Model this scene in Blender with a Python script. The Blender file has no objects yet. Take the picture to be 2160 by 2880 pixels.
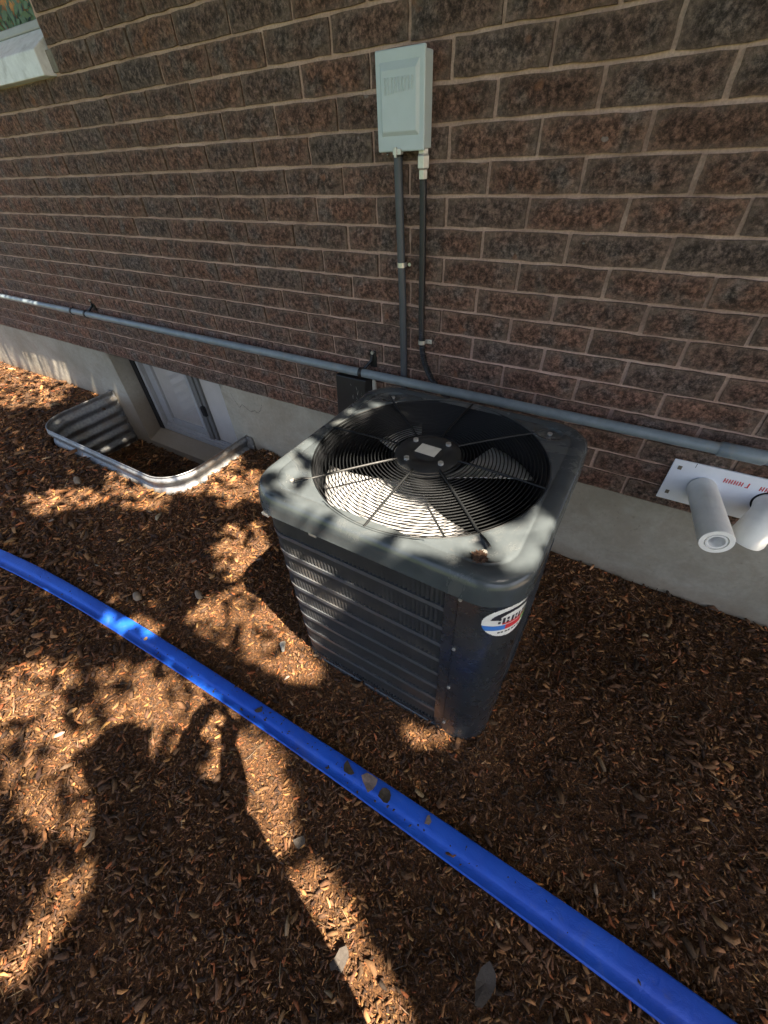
import bpy, math, random
import numpy as np
from mathutils import Vector, Matrix
R = math.radians
rnd = random.Random(7)
rng = np.random.default_rng(11)
scene = bpy.context.scene
COL = scene.collection

# ------------------------------------------------------------------ camera
cam_d = bpy.data.cameras.new('camera')
cam = bpy.data.objects.new('camera', cam_d); COL.objects.link(cam)
RX = Vector((0.855494, 0.515754, -0.046124))
DN = Vector((0.317386, -0.592662, -0.740282))
FW = Vector((-0.409139, 0.618668, -0.670712))
m = Matrix((RX, -DN, -FW)).transposed().to_4x4()
m.translation = Vector((0.94974, -1.50971, 1.06260))
cam.matrix_world = m
cam_d.sensor_fit = 'VERTICAL'; cam_d.sensor_height = 36.0
cam_d.lens = 36.0 * 1142.3 / 2880.0
cam_d.clip_start = 0.02; cam_d.clip_end = 500
scene.camera = cam

# ------------------------------------------------------------------ light
TO_SUN = Vector((0.52, -0.13, 0.84)).normalized()
elev = math.asin(TO_SUN.z)
azim = math.atan2(TO_SUN.x, TO_SUN.y)
world = bpy.data.worlds.new('World'); scene.world = world; world.use_nodes = True
wn = world.node_tree; wn.nodes.clear()
sky = wn.nodes.new('ShaderNodeTexSky'); sky.sky_type = 'NISHITA'; sky.sun_disc = False
sky.sun_elevation = elev; sky.sun_rotation = azim
sky.air_density = 0.75; sky.dust_density = 4.0; sky.ozone_density = 0.3
bg = wn.nodes.new('ShaderNodeBackground'); bg.inputs[1].default_value = 0.06
wo = wn.nodes.new('ShaderNodeOutputWorld')
wn.links.new(sky.outputs[0], bg.inputs[0]); wn.links.new(bg.outputs[0], wo.inputs[0])
sun_d = bpy.data.lights.new('sun', 'SUN'); sun_d.energy = 5.0; sun_d.angle = R(0.5)
sun_d.color = (1.0, 0.86, 0.68)
sun = bpy.data.objects.new('sun', sun_d); COL.objects.link(sun)
sun.rotation_euler = TO_SUN.to_track_quat('Z', 'Y').to_euler()
scene.view_settings.view_transform = 'Standard'; scene.view_settings.look = 'None'
scene.view_settings.gamma = 1.0; scene.view_settings.use_curve_mapping = False
scene.view_settings.exposure = 2.75
scene.render.engine = 'CYCLES'
scene.cycles.max_bounces = 8; scene.cycles.diffuse_bounces = 4

# ------------------------------------------------------------------ helpers
def tag(o, label=None, cat=None, group=None, kind=None):
    if label: o['label'] = label
    if cat: o['category'] = cat
    if group: o['group'] = group
    if kind: o['kind'] = kind
    return o
def empty(name, loc=(0, 0, 0)):
    o = bpy.data.objects.new(name, None); COL.objects.link(o); o.location = loc
    o.empty_display_size = 0.05
    return o
def link(name, me, parent=None):
    o = bpy.data.objects.new(name, me); COL.objects.link(o)
    if parent is not None:
        o.parent = parent
        # geometry is written in world coordinates: undo the parent's offset
        p, off = parent, Vector((0, 0, 0))
        while p is not None:
            off += p.location; p = p.parent
        o.location = -off
    return o
class MB:
    def __init__(s): s.v = []; s.f = []
    def add(s, v, f):
        b = len(s.v); s.v += [tuple(q) for q in v]; s.f += [tuple(i + b for i in q) for q in f]
        return s
    def box(s, a, b):
        x0, y0, z0 = a; x1, y1, z1 = b
        return s.add([(x0,y0,z0),(x1,y0,z0),(x1,y1,z0),(x0,y1,z0),(x0,y0,z1),(x1,y0,z1),(x1,y1,z1),(x0,y1,z1)],
                     [(0,3,2,1),(4,5,6,7),(0,1,5,4),(1,2,6,5),(2,3,7,6),(3,0,4,7)])
    def loops(s, L, close=True, cap0=False, cap1=False):
        n = len(L[0]); b = len(s.v)
        for l in L: s.v += [tuple(q) for q in l]
        for i in range(len(L) - 1):
            for j in range(n if close else n - 1):
                k = (j + 1) % n
                s.f.append((b+i*n+j, b+i*n+k, b+(i+1)*n+k, b+(i+1)*n+j))
        if cap0: s.f.append(tuple(b + j for j in range(n))[::-1])
        if cap1: s.f.append(tuple(b + (len(L)-1)*n + j for j in range(n)))
        return s
    def tube(s, pts, r, n=10, caps=True, rr=None):
        pts = [Vector(p) for p in pts]; L = []
        up = None
        for i, p in enumerate(pts):
            t = (pts[min(i+1, len(pts)-1)] - pts[max(i-1, 0)]).normalized()
            if up is None:
                up = Vector((0, 0, 1)) if abs(t.z) < .9 else Vector((0, 1, 0))
            u = t.cross(up).normalized(); w = u.cross(t).normalized(); up = w
            ri = rr[i] if rr else r
            L.append([p + (u*math.cos(a) + w*math.sin(a))*ri for a in [2*math.pi*k/n for k in range(n)]])
        return s.loops(L, True, caps, caps)
    def ring(s, c, rad, r, n=72, k=6, z=None):
        L = []
        for i in range(n + 1):
            a = 2*math.pi*i/n
            d = Vector((math.cos(a), math.sin(a), 0)); p = Vector(c) + d*rad
            L.append([p + (d*math.cos(b) + Vector((0,0,1))*math.sin(b))*r for b in [2*math.pi*q/k for q in range(k)]])
        return s.loops(L)
    def build(s, name, mat, parent=None, smooth=False, bevel=0, seg=2):
        me = bpy.data.meshes.new(name); me.from_pydata(s.v, [], s.f); me.update()
        me.materials.append(mat)
        o = link(name, me, parent)
        import bmesh
        bm = bmesh.new(); bm.from_mesh(me)
        bmesh.ops.remove_doubles(bm, verts=bm.verts, dist=1e-6)
        bmesh.ops.recalc_face_normals(bm, faces=bm.faces); bm.to_mesh(me); bm.free()
        if bevel:
            md = o.modifiers.new('bevel', 'BEVEL'); md.width = bevel; md.segments = seg; md.limit_method = 'ANGLE'; md.angle_limit = R(35)
        if smooth:
            for p in me.polygons: p.use_smooth = True
            try: me.set_sharp_from_angle(angle=R(45))
            except Exception: pass
        return o

# ------------------------------------------------------------------ materials
class NT:
    def __init__(s, name):
        s.m = bpy.data.materials.new(name); s.m.use_nodes = True; s.t = s.m.node_tree
        s.b = s.t.nodes['Principled BSDF']
        s.co = s.n('ShaderNodeTexCoord')
        s.geo = s.n('ShaderNodeNewGeometry')
    def n(s, t, **k):
        o = s.t.nodes.new(t)
        for a, v in k.items(): setattr(o, a, v)
        return o
    def l(s, a, b): s.t.links.new(a, b)
    def noise(s, scale, detail=4, rough=.6, vec=None, dist=0):
        o = s.n('ShaderNodeTexNoise'); o.inputs['Scale'].default_value = scale
        o.inputs['Detail'].default_value = detail; o.inputs['Roughness'].default_value = rough
        o.inputs['Distortion'].default_value = dist
        s.l(vec if vec is not None else s.geo.outputs['Position'], o.inputs['Vector'])
        return o.outputs['Fac']
    def ramp(s, fac, stops, interp='LINEAR'):
        o = s.n('ShaderNodeValToRGB'); r = o.color_ramp; r.interpolation = interp
        while len(r.elements) < len(stops): r.elements.new(.5)
        for e, (p, c) in zip(r.elements, stops):
            e.position = p; e.color = (*c, 1) if len(c) == 3 else c
        s.l(fac, o.inputs[0]); return o.outputs[0]
    def mix(s, fac, a, b, mode='MIX'):
        o = s.n('ShaderNodeMix', data_type='RGBA', blend_type=mode)
        for sock, v in ((o.inputs[0], fac), (o.inputs[6], a), (o.inputs[7], b)):
            if isinstance(v, (int, float)): sock.default_value = v
            elif isinstance(v, tuple): sock.default_value = (*v, 1)
            else: s.l(v, sock)
        return o.outputs[2]
    def math(s, op, a, b=None):
        o = s.n('ShaderNodeMath', operation=op)
        for i, v in enumerate((a, b)):
            if v is None: continue
            if isinstance(v, (int, float)): o.inputs[i].default_value = v
            else: s.l(v, o.inputs[i])
        return o.outputs[0]
    def bump(s, h, strength, dist, prev=None):
        o = s.n('ShaderNodeBump'); o.inputs['Strength'].default_value = strength; o.inputs['Distance'].default_value = dist
        s.l(h, o.inputs['Height'])
        if prev is not None: s.l(prev, o.inputs['Normal'])
        return o.outputs[0]
    def done(s, color=None, rough=.7, metal=0, spec=None, normal=None, coat=None):
        b = s.b
        if color is not None:
            if isinstance(color, tuple): b.inputs['Base Color'].default_value = (*color, 1)
            else: s.l(color, b.inputs['Base Color'])
        if isinstance(rough, (int, float)): b.inputs['Roughness'].default_value = rough
        else: s.l(rough, b.inputs['Roughness'])
        b.inputs['Metallic'].default_value = metal
        if spec is not None: b.inputs['Specular IOR Level'].default_value = spec
        if normal is not None: s.l(normal, b.inputs['Normal'])
        if coat: b.inputs['Coat Weight'].default_value = coat; b.inputs['Coat Roughness'].default_value = .12
        return s.m

def simple(name, c, rough=.5, metal=0, var=.12, scale=9, bump=0, bscale=60, spec=None, coat=None, dirt=None, dirt_amt=.5):
    t = NT(name)
    f = t.noise(scale, 5, .65)
    dk = tuple(x*(1-var) for x in c); lt = tuple(min(1, x*(1+var)) for x in c)
    col = t.ramp(f, [(.3, dk), (.7, lt)])
    if dirt:
        g = t.noise(scale*.45, 6, .7)
        k = t.ramp(g, [(.52, (0,0,0)), (.68, (1,1,1))])
        col = t.mix(t.math('MULTIPLY', k, dirt_amt), col, dirt)
    rr = t.math('ADD', t.math('MULTIPLY', t.noise(scale*3, 3), .2), rough - .1)
    nrm = t.bump(t.noise(bscale, 4), bump, .003) if bump else None
    return t.done(col, rr, metal, spec, nrm, coat)

def brick_mat():
    t = NT('brick_face')
    at = t.n('ShaderNodeAttribute', attribute_name='tone'); at.attribute_type = 'GEOMETRY'
    oi = t.n('ShaderNodeObjectInfo')
    cell = t.math('FRACT', t.math('ADD', at.outputs['Fac'], oi.outputs['Random']))
    base = t.ramp(cell, [(0, (.175,.102,.076)), (.22, (.245,.135,.097)), (.45, (.185,.125,.101)), (.65, (.275,.146,.102)), (.82, (.165,.128,.110)), (1, (.25,.132,.094))])
    g = t.noise(11, 3, .5)
    grey = t.mix(t.ramp(g, [(.48, (0,0,0)), (.66, (1,1,1))]), base, (.190,.150,.130))
    f = t.noise(75, 6, .75)
    c = t.mix(.8, grey, t.ramp(f, [(.40, (.18,.165,.155)), (.5, (.82,.80,.79)), (.61, (2.0,1.88,1.8))]), 'MULTIPLY')
    c = t.mix(.55, c, t.ramp(t.noise(34, 5, .7, dist=.5), [(.40, (.50,.48,.47)), (.5, (1,1,1)), (.60, (1.4,1.36,1.33))]), 'MULTIPLY')
    s = t.noise(16, 2, .4)
    c = t.mix(t.math('MULTIPLY', t.ramp(s, [(.69, (0,0,0)), (.75, (1,1,1))]), .6), c, (.40,.18,.10))
    s2 = t.noise(31, 2, .4)
    c = t.mix(t.math('MULTIPLY', t.ramp(s2, [(.76, (0,0,0)), (.79, (1,1,1))]), .6), c, (.42,.39,.36))
    ed = t.n('ShaderNodeAttribute', attribute_name='edge'); ed.attribute_type = 'GEOMETRY'
    c = t.mix(t.math('MULTIPLY', t.math('MULTIPLY', ed.outputs['Fac'], ed.outputs['Fac']), t.math('MULTIPLY', t.noise(45, 4), .85)), c, (.33,.235,.18))
    n = t.bump(t.noise(34, 6, .7), 1.0, .034)
    n = t.bump(t.noise(130, 5, .75), .9, .010, n)
    return t.done(c, .88, 0, .25, n)
def mortar_mat():
    t = NT('mortar')
    c = t.ramp(t.noise(7, 5, .6), [(.3, (.42,.265,.205)), (.6, (.58,.395,.31)), (.8, (.60,.45,.37))])
    c = t.mix(.5, c, t.ramp(t.noise(150, 3), [(.35, (.6,.6,.6)), (.65, (1.15,1.15,1.15))]), 'MULTIPLY')
    return t.done(c, .95, 0, .2, t.bump(t.noise(180, 4), .5, .003))
def concrete_mat():
    t = NT('parged_concrete')
    c = t.ramp(t.noise(2.2, 6, .6), [(.25, (.25,.225,.17)), (.5, (.34,.315,.255)), (.75, (.42,.39,.325))])
    c = t.mix(.4, c, t.ramp(t.noise(60, 4), [(.3, (.75,.75,.75)), (.7, (1.12,1.12,1.12))]), 'MULTIPLY')
    # damp, soil-splashed foot
    sx = t.n('ShaderNodeSeparateXYZ'); t.l(t.geo.outputs['Position'], sx.inputs[0])
    hgt = t.math('ADD', sx.outputs[2], t.math('MULTIPLY', t.noise(9, 4), .14))
    k = t.ramp(t.math('ADD', hgt, 1.0), [(.62, (1,1,1)), (.72, (0,0,0))])
    c = t.mix(t.math('MULTIPLY', k, .6), c, (.19,.135,.085))
    k2 = t.ramp(t.noise(5.5, 7, .75, dist=.8), [(.48, (0,0,0)), (.60, (1,1,1))])
    c = t.mix(t.math('MULTIPLY', k2, .32), c, (.24,.20,.15))
    k3 = t.ramp(t.noise(48, 3, .5), [(.66, (0,0,0)), (.72, (1,1,1))])
    c = t.mix(t.math('MULTIPLY', k3, .35), c, (.16,.13,.10))
    n = t.bump(t.noise(14, 5, .6), .35, .012); n = t.bump(t.noise(170, 3), .35, .002, n)
    return t.done(c, .9, 0, .25, n)
def vcol_mat(name, rough=.85, spec=.3, bscale=240):
    t = NT(name)
    at = t.n('ShaderNodeAttribute', attribute_name='Col'); at.attribute_type = 'GEOMETRY'
    c = t.mix(.55, at.outputs['Color'], t.ramp(t.noise(bscale, 4, .7), [(.3, (.55,.55,.55)), (.7, (1.35,1.3,1.25))]), 'MULTIPLY')
    return t.done(c, rough, 0, spec, t.bump(t.noise(bscale, 3), .5, .003))
def soil_mat():
    t = NT('mulch_soil')
    c = t.ramp(t.noise(130, 6, .75), [(.3, (.030,.015,.008)), (.48, (.09,.043,.019)), (.62, (.19,.092,.036)), (.75, (.30,.155,.06))])
    n = t.bump(t.noise(60, 6, .75), 1.0, .03)
    return t.done(c, .95, 0, .2, n)
def galv_mat(name, dark=1.0):
    t = NT(name)
    v = t.n('ShaderNodeTexVoronoi'); v.inputs['Scale'].default_value = 55; t.l(t.geo.outputs['Position'], v.inputs['Vector'])
    c = t.ramp(v.outputs['Distance'], [(0, tuple(x*dark for x in (.33,.35,.37))), (1, tuple(x*dark for x in (.58,.60,.61)))])
    g = t.noise(12, 6, .7)
    c = t.mix(t.ramp(g, [(.5, (0,0,0)), (.62, (.7,.7,.7))]), c, (.30,.26,.22))
    return t.done(c, t.math('ADD', t.math('MULTIPLY', t.noise(25, 4), .3), .3), .75, None, t.bump(g, .15, .003))
def cap_mat():
    t = NT('cap_paint')
    c = t.ramp(t.noise(6, 6, .65), [(.3, (.045,.055,.061)), (.7, (.070,.082,.089))])
    k = t.ramp(t.noise(3.3, 7, .75, dist=.6), [(.5, (0,0,0)), (.66, (1,1,1))])
    c = t.mix(t.math('MULTIPLY', k, .55), c, (.108,.112,.108))
    k2 = t.ramp(t.noise(60, 5, .7), [(.64, (0,0,0)), (.72, (1,1,1))])
    c = t.mix(t.math('MULTIPLY', k2, .4), c, (.10,.09,.08))
    r = t.math('ADD', t.math('MULTIPLY', k, .25), .20)
    return t.done(c, r, 0, .5, t.bump(t.noise(9, 3), .08, .01))
def pipe_mat():
    t = NT('grey_pipe_paint')
    c = t.ramp(t.noise(14, 6, .7), [(.3, (.14,.175,.20)), (.7, (.22,.26,.285))])
    k = t.ramp(t.noise(9, 6, .7), [(.58, (0,0,0)), (.7, (1,1,1))])
    c = t.mix(t.math('MULTIPLY', k, .5), c, (.28,.24,.18))
    return t.done(c, .38, 0, .5, t.bump(t.noise(120, 3), .2, .002))
def blue_mat():
    t = NT('blue_vinyl')
    c = t.ramp(t.noise(3.5, 4, .6), [(.3, (.005,.060,.42)), (.7, (.012,.105,.58))])
    k = t.ramp(t.noise(22, 7, .75), [(.6, (0,0,0)), (.72, (1,1,1))])
    c = t.mix(t.math('MULTIPLY', k, .30), c, (.10,.10,.15))
    k4 = t.ramp(t.noise(5, 7, .8, dist=1.2), [(.56, (0,0,0)), (.66, (1,1,1))])
    c = t.mix(t.math('MULTIPLY', k4, .14), c, (.16,.17,.22))
    k3 = t.ramp(t.noise(240, 3, .6), [(.7, (0,0,0)), (.76, (1,1,1))])
    c = t.mix(t.math('MULTIPLY', k3, .5), c, (.08,.05,.04))
    n = t.bump(t.noise(16, 5, .6, dist=1.0), .5, .007); n = t.bump(t.noise(400, 2), .25, .001, n)
    return t.done(c, .48, 0, .4, n)
def leaf_mat():
    t = NT('tree_leaf')
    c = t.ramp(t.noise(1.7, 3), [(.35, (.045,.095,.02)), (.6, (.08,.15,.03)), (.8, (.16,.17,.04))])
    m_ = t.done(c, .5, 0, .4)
    return m_

M = dict(
    brick=brick_mat(), mortar=mortar_mat(), concrete=concrete_mat(), chip=vcol_mat('wood_chip'), soil=soil_mat(),
    galv=galv_mat('galvanised_steel', .72), cap=cap_mat(), pipe=pipe_mat(), blue=blue_mat(), leaf=leaf_mat(),
    panel=simple('panel_paint', (.022,.027,.033), .28, 0, .18, 7, .15, 90, coat=.3, dirt=(.12,.115,.10), dirt_amt=.25),
    louver=simple('louver_paint', (.036,.038,.041), .42, 0, .15, 12, .1, 120, dirt=(.13,.11,.09), dirt_amt=.35),
    rail=simple('rail_paint', (.062,.069,.078), .36, 0, .15, 12, .1, 120, dirt=(.12,.10,.08), dirt_amt=.3),
    inside=simple('coil_black', (.010,.011,.013), .6, 0, .2, 20),
    wire=simple('black_wire', (.007,.008,.009), .5, 0, .2, 30, .1, 200, spec=.3),
    blade=simple('fan_aluminium', (.86,.87,.88), .38, .65, .10, 9, .15, 40, dirt=(.33,.29,.24), dirt_amt=.5),
    motor=simple('motor_black', (.03,.032,.034), .4, .2, .2, 30),
    sticker=simple('paper_label', (.62,.60,.52), .7, 0, .08, 40),
    white=simple('white_plastic', (.82,.82,.80), .45, 0, .05, 14, .15, 90, dirt=(.42,.41,.37), dirt_amt=.35),
    plate=simple('white_plate', (.80,.82,.88), .5, 0, .04, 10, .08, 160),
    foam=simple('white_insulation', (.88,.87,.82), .8, 0, .07, 18, .35, 60, dirt=(.6,.58,.52), dirt_amt=.15),
    box=simple('grey_enclosure', (.46,.53,.54), .45, 0, .05, 10, .25, 260),
    black=simple('black_rubber', (.012,.013,.016), .45, 0, .25, 30, .2, 100),
    conduit=simple('dark_grey_conduit', (.058,.065,.076), .45, 0, .12, 18, .1, 120),
    zinc=simple('zinc', (.55,.54,.50), .35, .6, .12, 40, .15, 120),
    clampm=simple('black_iron', (.016,.016,.017), .4, .3, .25, 40),
    frame=simple('vinyl_frame', (.33,.325,.315), .45, 0, .08, 16, .1, 80, dirt=(.32,.30,.27), dirt_amt=.5),
    blind=simple('blind_cloth', (.46,.42,.37), .8, 0, .05, 10),
    dark=simple('dark_void', (.012,.011,.010), .9, 0, .2, 10),
    stone=simple('window_sill_stone', (.74,.76,.78), .7, 0, .10, 22, .5, 50, dirt=(.36,.36,.35), dirt_amt=.5),
    red=simple('red_print', (.55,.03,.04), .6), bluep=simple('blue_print', (.05,.20,.62), .5), inkp=simple('black_print', (.02,.02,.03), .5),
    green=simple('green_print', (.12,.35,.10), .5),
    bark=simple('bark', (.10,.075,.055), .9, 0, .3, 6, .8, 20),
    wood=simple('soffit', (.45,.44,.42), .6), roof=simple('roof_shingle', (.07,.065,.06), .9, 0, .3, 12, .4, 60),
    cloth=simple('navy_cloth', (.05,.06,.10), .9), skin=simple('skin', (.45,.27,.2), .6), hair=simple('hair', (.03,.02,.015), .7),
    grass=simple('lawn', (.05,.08,.025), .95, 0, .35, 5, .6, 40),
    orange=simple('orange_reflection', (.75,.32,.05), .7),
    deadleaf=simple('dry_leaf', (.16,.12,.10), .8, 0, .3, 60, .4, 150), darkleaf=simple('dark_leaf', (.040,.028,.015), .8, 0, .5, 60, .5, 150),
)
# glass
g = NT('window_glass'); g.b.inputs['Base Color'].default_value = (.9, .93, .93, 1)
g.b.inputs['Roughness'].default_value = .03; g.b.inputs['Transmission Weight'].default_value = .85; g.b.inputs['IOR'].default_value = 1.5
_tr = g.n('ShaderNodeBsdfTransparent'); _gl = g.n('ShaderNodeBsdfGlossy'); _gl.inputs['Roughness'].default_value = .10
_fr = g.n('ShaderNodeFresnel'); _fr.inputs['IOR'].default_value = 1.28; _mx = g.n('ShaderNodeMixShader')
g.l(g.math('MULTIPLY', _fr.outputs[0], .3), _mx.inputs[0]); g.l(_tr.outputs[0], _mx.inputs[1]); g.l(_gl.outputs[0], _mx.inputs[2]); g.l(_mx.outputs[0], g.t.nodes['Material Output'].inputs['Surface'])
M['glass'] = g.m

# ------------------------------------------------------------------ constants
GZ = -0.445           # mulch level
AH, CH = 0.26765, 0.0845   # brick module, course height

HOSE_X = [-2.6, -2.0, -1.5, -1.0, -0.5, 0.0, 0.5, 1.0, 1.5, 2.0, 2.6]; HOSE_Y = [-1.6273, -1.457, -1.3726, -1.3225, -1.2935, -1.276, -1.264, -1.259, -1.2624, -1.2846, -1.3336]
def gh(x, y):
    """mulch surface height (numpy)"""
    x = np.asarray(x, float); y = np.asarray(y, float)
    w = GZ + .010*np.sin(x*3.1 + 1.3*y) + .008*np.sin(y*5.3 - x*2.2 + 1) + .006*np.sin(x*9.7 + 2.1)*np.sin(y*8.3) \
        + .005*np.sin(x*21 + y*13)*np.sin(y*19 - x*6) + .0045*np.sin(x*43+2*np.sin(y*29))*np.sin(y*47+x*9)
    hy = np.interp(x, HOSE_X, HOSE_Y); z = GZ + (w - GZ)*.7*(1 - np.exp(-((y-hy)/.12)**2))
    z = z + .03*np.exp(-(((x + .93)/.16)**2 + ((y + .14)/.13)**2))
    z = z + .02*np.exp(-((y + .02)/.07)**2)*(x > -1.0)
    dx = np.maximum(np.maximum(.187-x, x-.908), 0); dy = np.maximum(np.maximum(-.994-y, y+.334), 0)
    z = z + .030*np.exp(-(np.hypot(dx, dy)/.05)**2)
    # ground falls away behind the strip a little, and lifts at the far left by the wall
    return z
WELL = dict(x0=-2.65, x1=-1.11, y=-.61, r=.21, top=-.335, floor=-.81)
def in_well(x, y, pad=0.0):
    x0, x1, yb, r = WELL['x0']+pad, WELL['x1']-pad, WELL['y']+pad, WELL['r']
    ins = (x > x0) & (x < x1) & (y > yb)
    for cx, sx in ((x0+r, -1), (x1-r, 1)):
        cor = ((x-cx)*sx > 0) & (y < yb+r) & (np.hypot(x-cx, y-(yb+r)) > r)
        ins &= ~cor
    return ins

# ================================================================== GROUND
def grid_mesh(name, xs, ys, zf, mat, kind):
    X, Y = np.meshgrid(xs, ys); Z = zf(X, Y)
    V = np.stack([X, Y, Z], -1).reshape(-1, 3); nx, ny = len(xs), len(ys)
    i = np.arange(nx-1)[None, :] + np.arange(ny-1)[:, None]*nx
    F = np.stack([i, i+1, i+nx+1, i+nx], -1).reshape(-1, 4)
    me = bpy.data.meshes.new(name); me.from_pydata(V.tolist(), [], F.tolist()); me.update(); me.materials.append(mat)
    for p in me.polygons: p.use_smooth = True
    o = link(name, me); o['kind'] = kind; return o
def zf(X, Y):
    z = gh(X, Y); return np.where(in_well(X, Y, -.017), WELL['floor'] + .012*np.sin(X*14)*np.sin(Y*17), z)
grid_mesh('mulch_bed', np.r_[np.linspace(-7.5, -3.0, 180), np.linspace(-2.985, -.9, 180), np.linspace(-.88, 3.2, 200)], np.r_[np.linspace(-3.6, -.8, 130), np.linspace(-.79, .03, 76)], zf, M['soil'], 'structure')
MB().add([(-60,-60,GZ-.05),(60,-60,GZ-.05),(60,-3.5,GZ-.05),(-60,-3.5,GZ-.05)], [(0,1,2,3)]).build('lawn', M['grass'])['kind'] = 'structure'
MB().add([(3.1,-3.5,GZ-.06),(60,-3.5,GZ-.06),(60,0,GZ-.06),(3.1,0,GZ-.06)], [(0,1,2,3)]).build('side_path', M['concrete'])['kind'] = 'structure'
MB().add([(-60,-3.5,GZ-.06),(-7.4,-3.5,GZ-.06),(-7.4,0,GZ-.06),(-60,0,GZ-.06)], [(0,1,2,3)]).build('side_lawn', M['grass'])['kind'] = 'structure'

# ---- mulch chips (nobody could count them): one mesh
AC = dict(x0=.185, x1=.908, y0=-.990, y1=-.33)
def chips(name, N, sampler, lmin, lmax, colors, weights, zoff=0.0, tiltmax=.5, thin=1.0, mat=None, aspect=(.16,.42), small=False):
    x, y, dist = sampler(N); n = len(x)
    z = np.where(in_well(x, y, .02), WELL['floor'] + .01, gh(x, y))
    L = (lmin + (lmax-lmin)*rng.random(n)**2.2) * np.clip(dist/1.9, .8, 1.9)
    W = L*rng.uniform(*aspect, n)*thin; W = np.minimum(W, .016*np.clip(dist/2, 1, 2)); T = W*rng.uniform(.3, .75, n)
    yaw = rng.uniform(0, 2*np.pi, n); pit = rng.normal(0, tiltmax*.5, n); rol = rng.normal(0, .5, n)
    cy, sy, cp, sp, cr, sr = np.cos(yaw), np.sin(yaw), np.cos(pit), np.sin(pit), np.cos(rol), np.sin(rol)
    ax = np.stack([cy*cp, sy*cp, sp], 1)
    b0 = np.stack([-sy, cy, 0*cy], 1); c0 = np.cross(ax, b0)
    ay = b0*cr[:,None] + c0*sr[:,None]; az = np.cross(ax, ay)
    P = []
    ends = rng.uniform(.15, .95, (n, 2)); kink = rng.normal(0, .12, (n, 3))
    c = np.stack([x, y, z + zoff + T*.4 + rng.uniform(0, .008, n) + np.abs(sp)*L*.25], 1)
    # three cross sections (start, middle, end), each a quad -> bent sliver
    for k, (u, s) in enumerate(((-.5, ends[:,0]), (.5, ends[:,1])) if small else ((-.5, ends[:,0]), (0, np.ones(n)), (.5, ends[:,1]))):
        off = kink[:, 0:1]*(1 if k == 1 else 0)*W[:,None]*ay*2 + kink[:, 1:2]*(1 if k == 1 else 0)*W[:,None]*az*2
        for (p, q) in ((-.5,-.5),(.5,-.5),(.45,.5),(-.45,.5)):
            P.append(c + ax*(L*u)[:,None] + off + ay*(W*p*s)[:,None] + az*(T*q*(.5+.5*s))[:,None])
    V = np.stack(P, 1).reshape(-1, 3)
    fq = [(0,3,2,1)]
    for k in (0, 4):
        fq += [(k+1,k+2,k+6,k+5), (k+2,k+3,k+7,k+6), (k+3,k,k+4,k+7)]
    fq += [(8,9,10,11)]
    NVt = 12
    if small: fq = [(1,2,6,5),(2,3,7,6),(3,0,4,7),(0,3,2,1),(4,5,6,7)]; NVt = 8
    fq = np.array(fq); F = (np.arange(n)[:,None,None]*NVt + fq[None]).reshape(-1, 4)
    me = bpy.data.meshes.new(name)
    me.vertices.add(len(V)); me.vertices.foreach_set('co', V.ravel())
    me.loops.add(F.size); me.loops.foreach_set('vertex_index', F.ravel().astype(np.int32))
    me.polygons.add(len(F)); me.polygons.foreach_set('loop_start', np.arange(0, F.size, 4, dtype=np.int32))
    me.update(calc_edges=True)
    cols = np.array(colors)[rng.choice(len(colors), n, p=np.array(weights)/sum(weights))]
    pt = 1 + .32*np.sin(x*5.1+2*np.sin(y*4.3))*np.sin(y*6.7+1.5*np.sin(x*3.9)) + .18*np.sin(x*17+y*11)*np.sin(y*19-x*7)
    cols = np.clip(cols*.86*pt[:,None]*rng.uniform(.6, 1.4, (n, 1))*rng.uniform(.93, 1.07, (n, 3)), 0, 1)
    ca = me.color_attributes.new('Col', 'FLOAT_COLOR', 'POINT')
    ca.data.foreach_set('color', np.repeat(np.c_[cols, np.ones(n)], NVt, 0).ravel())
    me.materials.append(mat or M['chip'])
    o = link(name, me); o['kind'] = 'stuff'; return o
CAMP = np.array([.94974, -1.50971, 1.0626]); Rm = np.array([list(RX), list(DN), list(FW)])
def sampler(xr, yr, power=1.0):
    def f(N):
        x = rng.uniform(xr[0], xr[1], N*3); y = rng.uniform(yr[0], yr[1], N*3)
        d = np.sqrt((x-CAMP[0])**2 + (y-CAMP[1])**2 + 1.5**2)
        keep = rng.random(len(x)) < (1.5/d)**power
        q = np.stack([x, y, np.full_like(x, GZ)], 1) - CAMP; c = q @ Rm.T
        u = 1142.3*c[:,0]/np.maximum(c[:,2], .01); v = 1142.3*c[:,1]/np.maximum(c[:,2], .01)
        keep &= (c[:,2] > .05) & (abs(u) < 1500) & (abs(v) < 1850)
        keep &= ~((x > AC['x0']+.03) & (x < AC['x1']-.03) & (y > AC['y0']+.03) & (y < AC['y1']-.03))
        keep &= ~(in_well(x, y, -.02) & ~in_well(x, y, .03)) & (y < -.004)
        x, y, d = x[keep][:N], y[keep][:N], d[keep][:N]
        return x, y, d
    return f
BROWN = [(.048,.027,.016), (.092,.049,.026), (.155,.080,.040), (.225,.110,.042), (.34,.165,.060), (.44,.25,.11), (.31,.105,.036)]
chips('mulch_crumbs', 165000, sampler((-5.6, 2.6), (-2.5, -.005), 1.8), .0035, .017, BROWN, [16,24,26,17,8,1.2,7], small=True, aspect=(.22,.65))
chips('mulch_chips', 30000, sampler((-5.6, 2.6), (-2.5, -.005), 1.6), .007, .033, BROWN, [18,26,25,15,6,1.0,7], .003)
chips('mulch_slivers', 9000, sampler((-4.5, 2.4), (-2.4, -.01), 1.5), .015, .050, [(.14,.08,.04), (.20,.13,.075), (.26,.20,.13), (.08,.045,.025)], [6,4,1,4], .007, .35, .28, aspect=(.08,.2))
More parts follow.
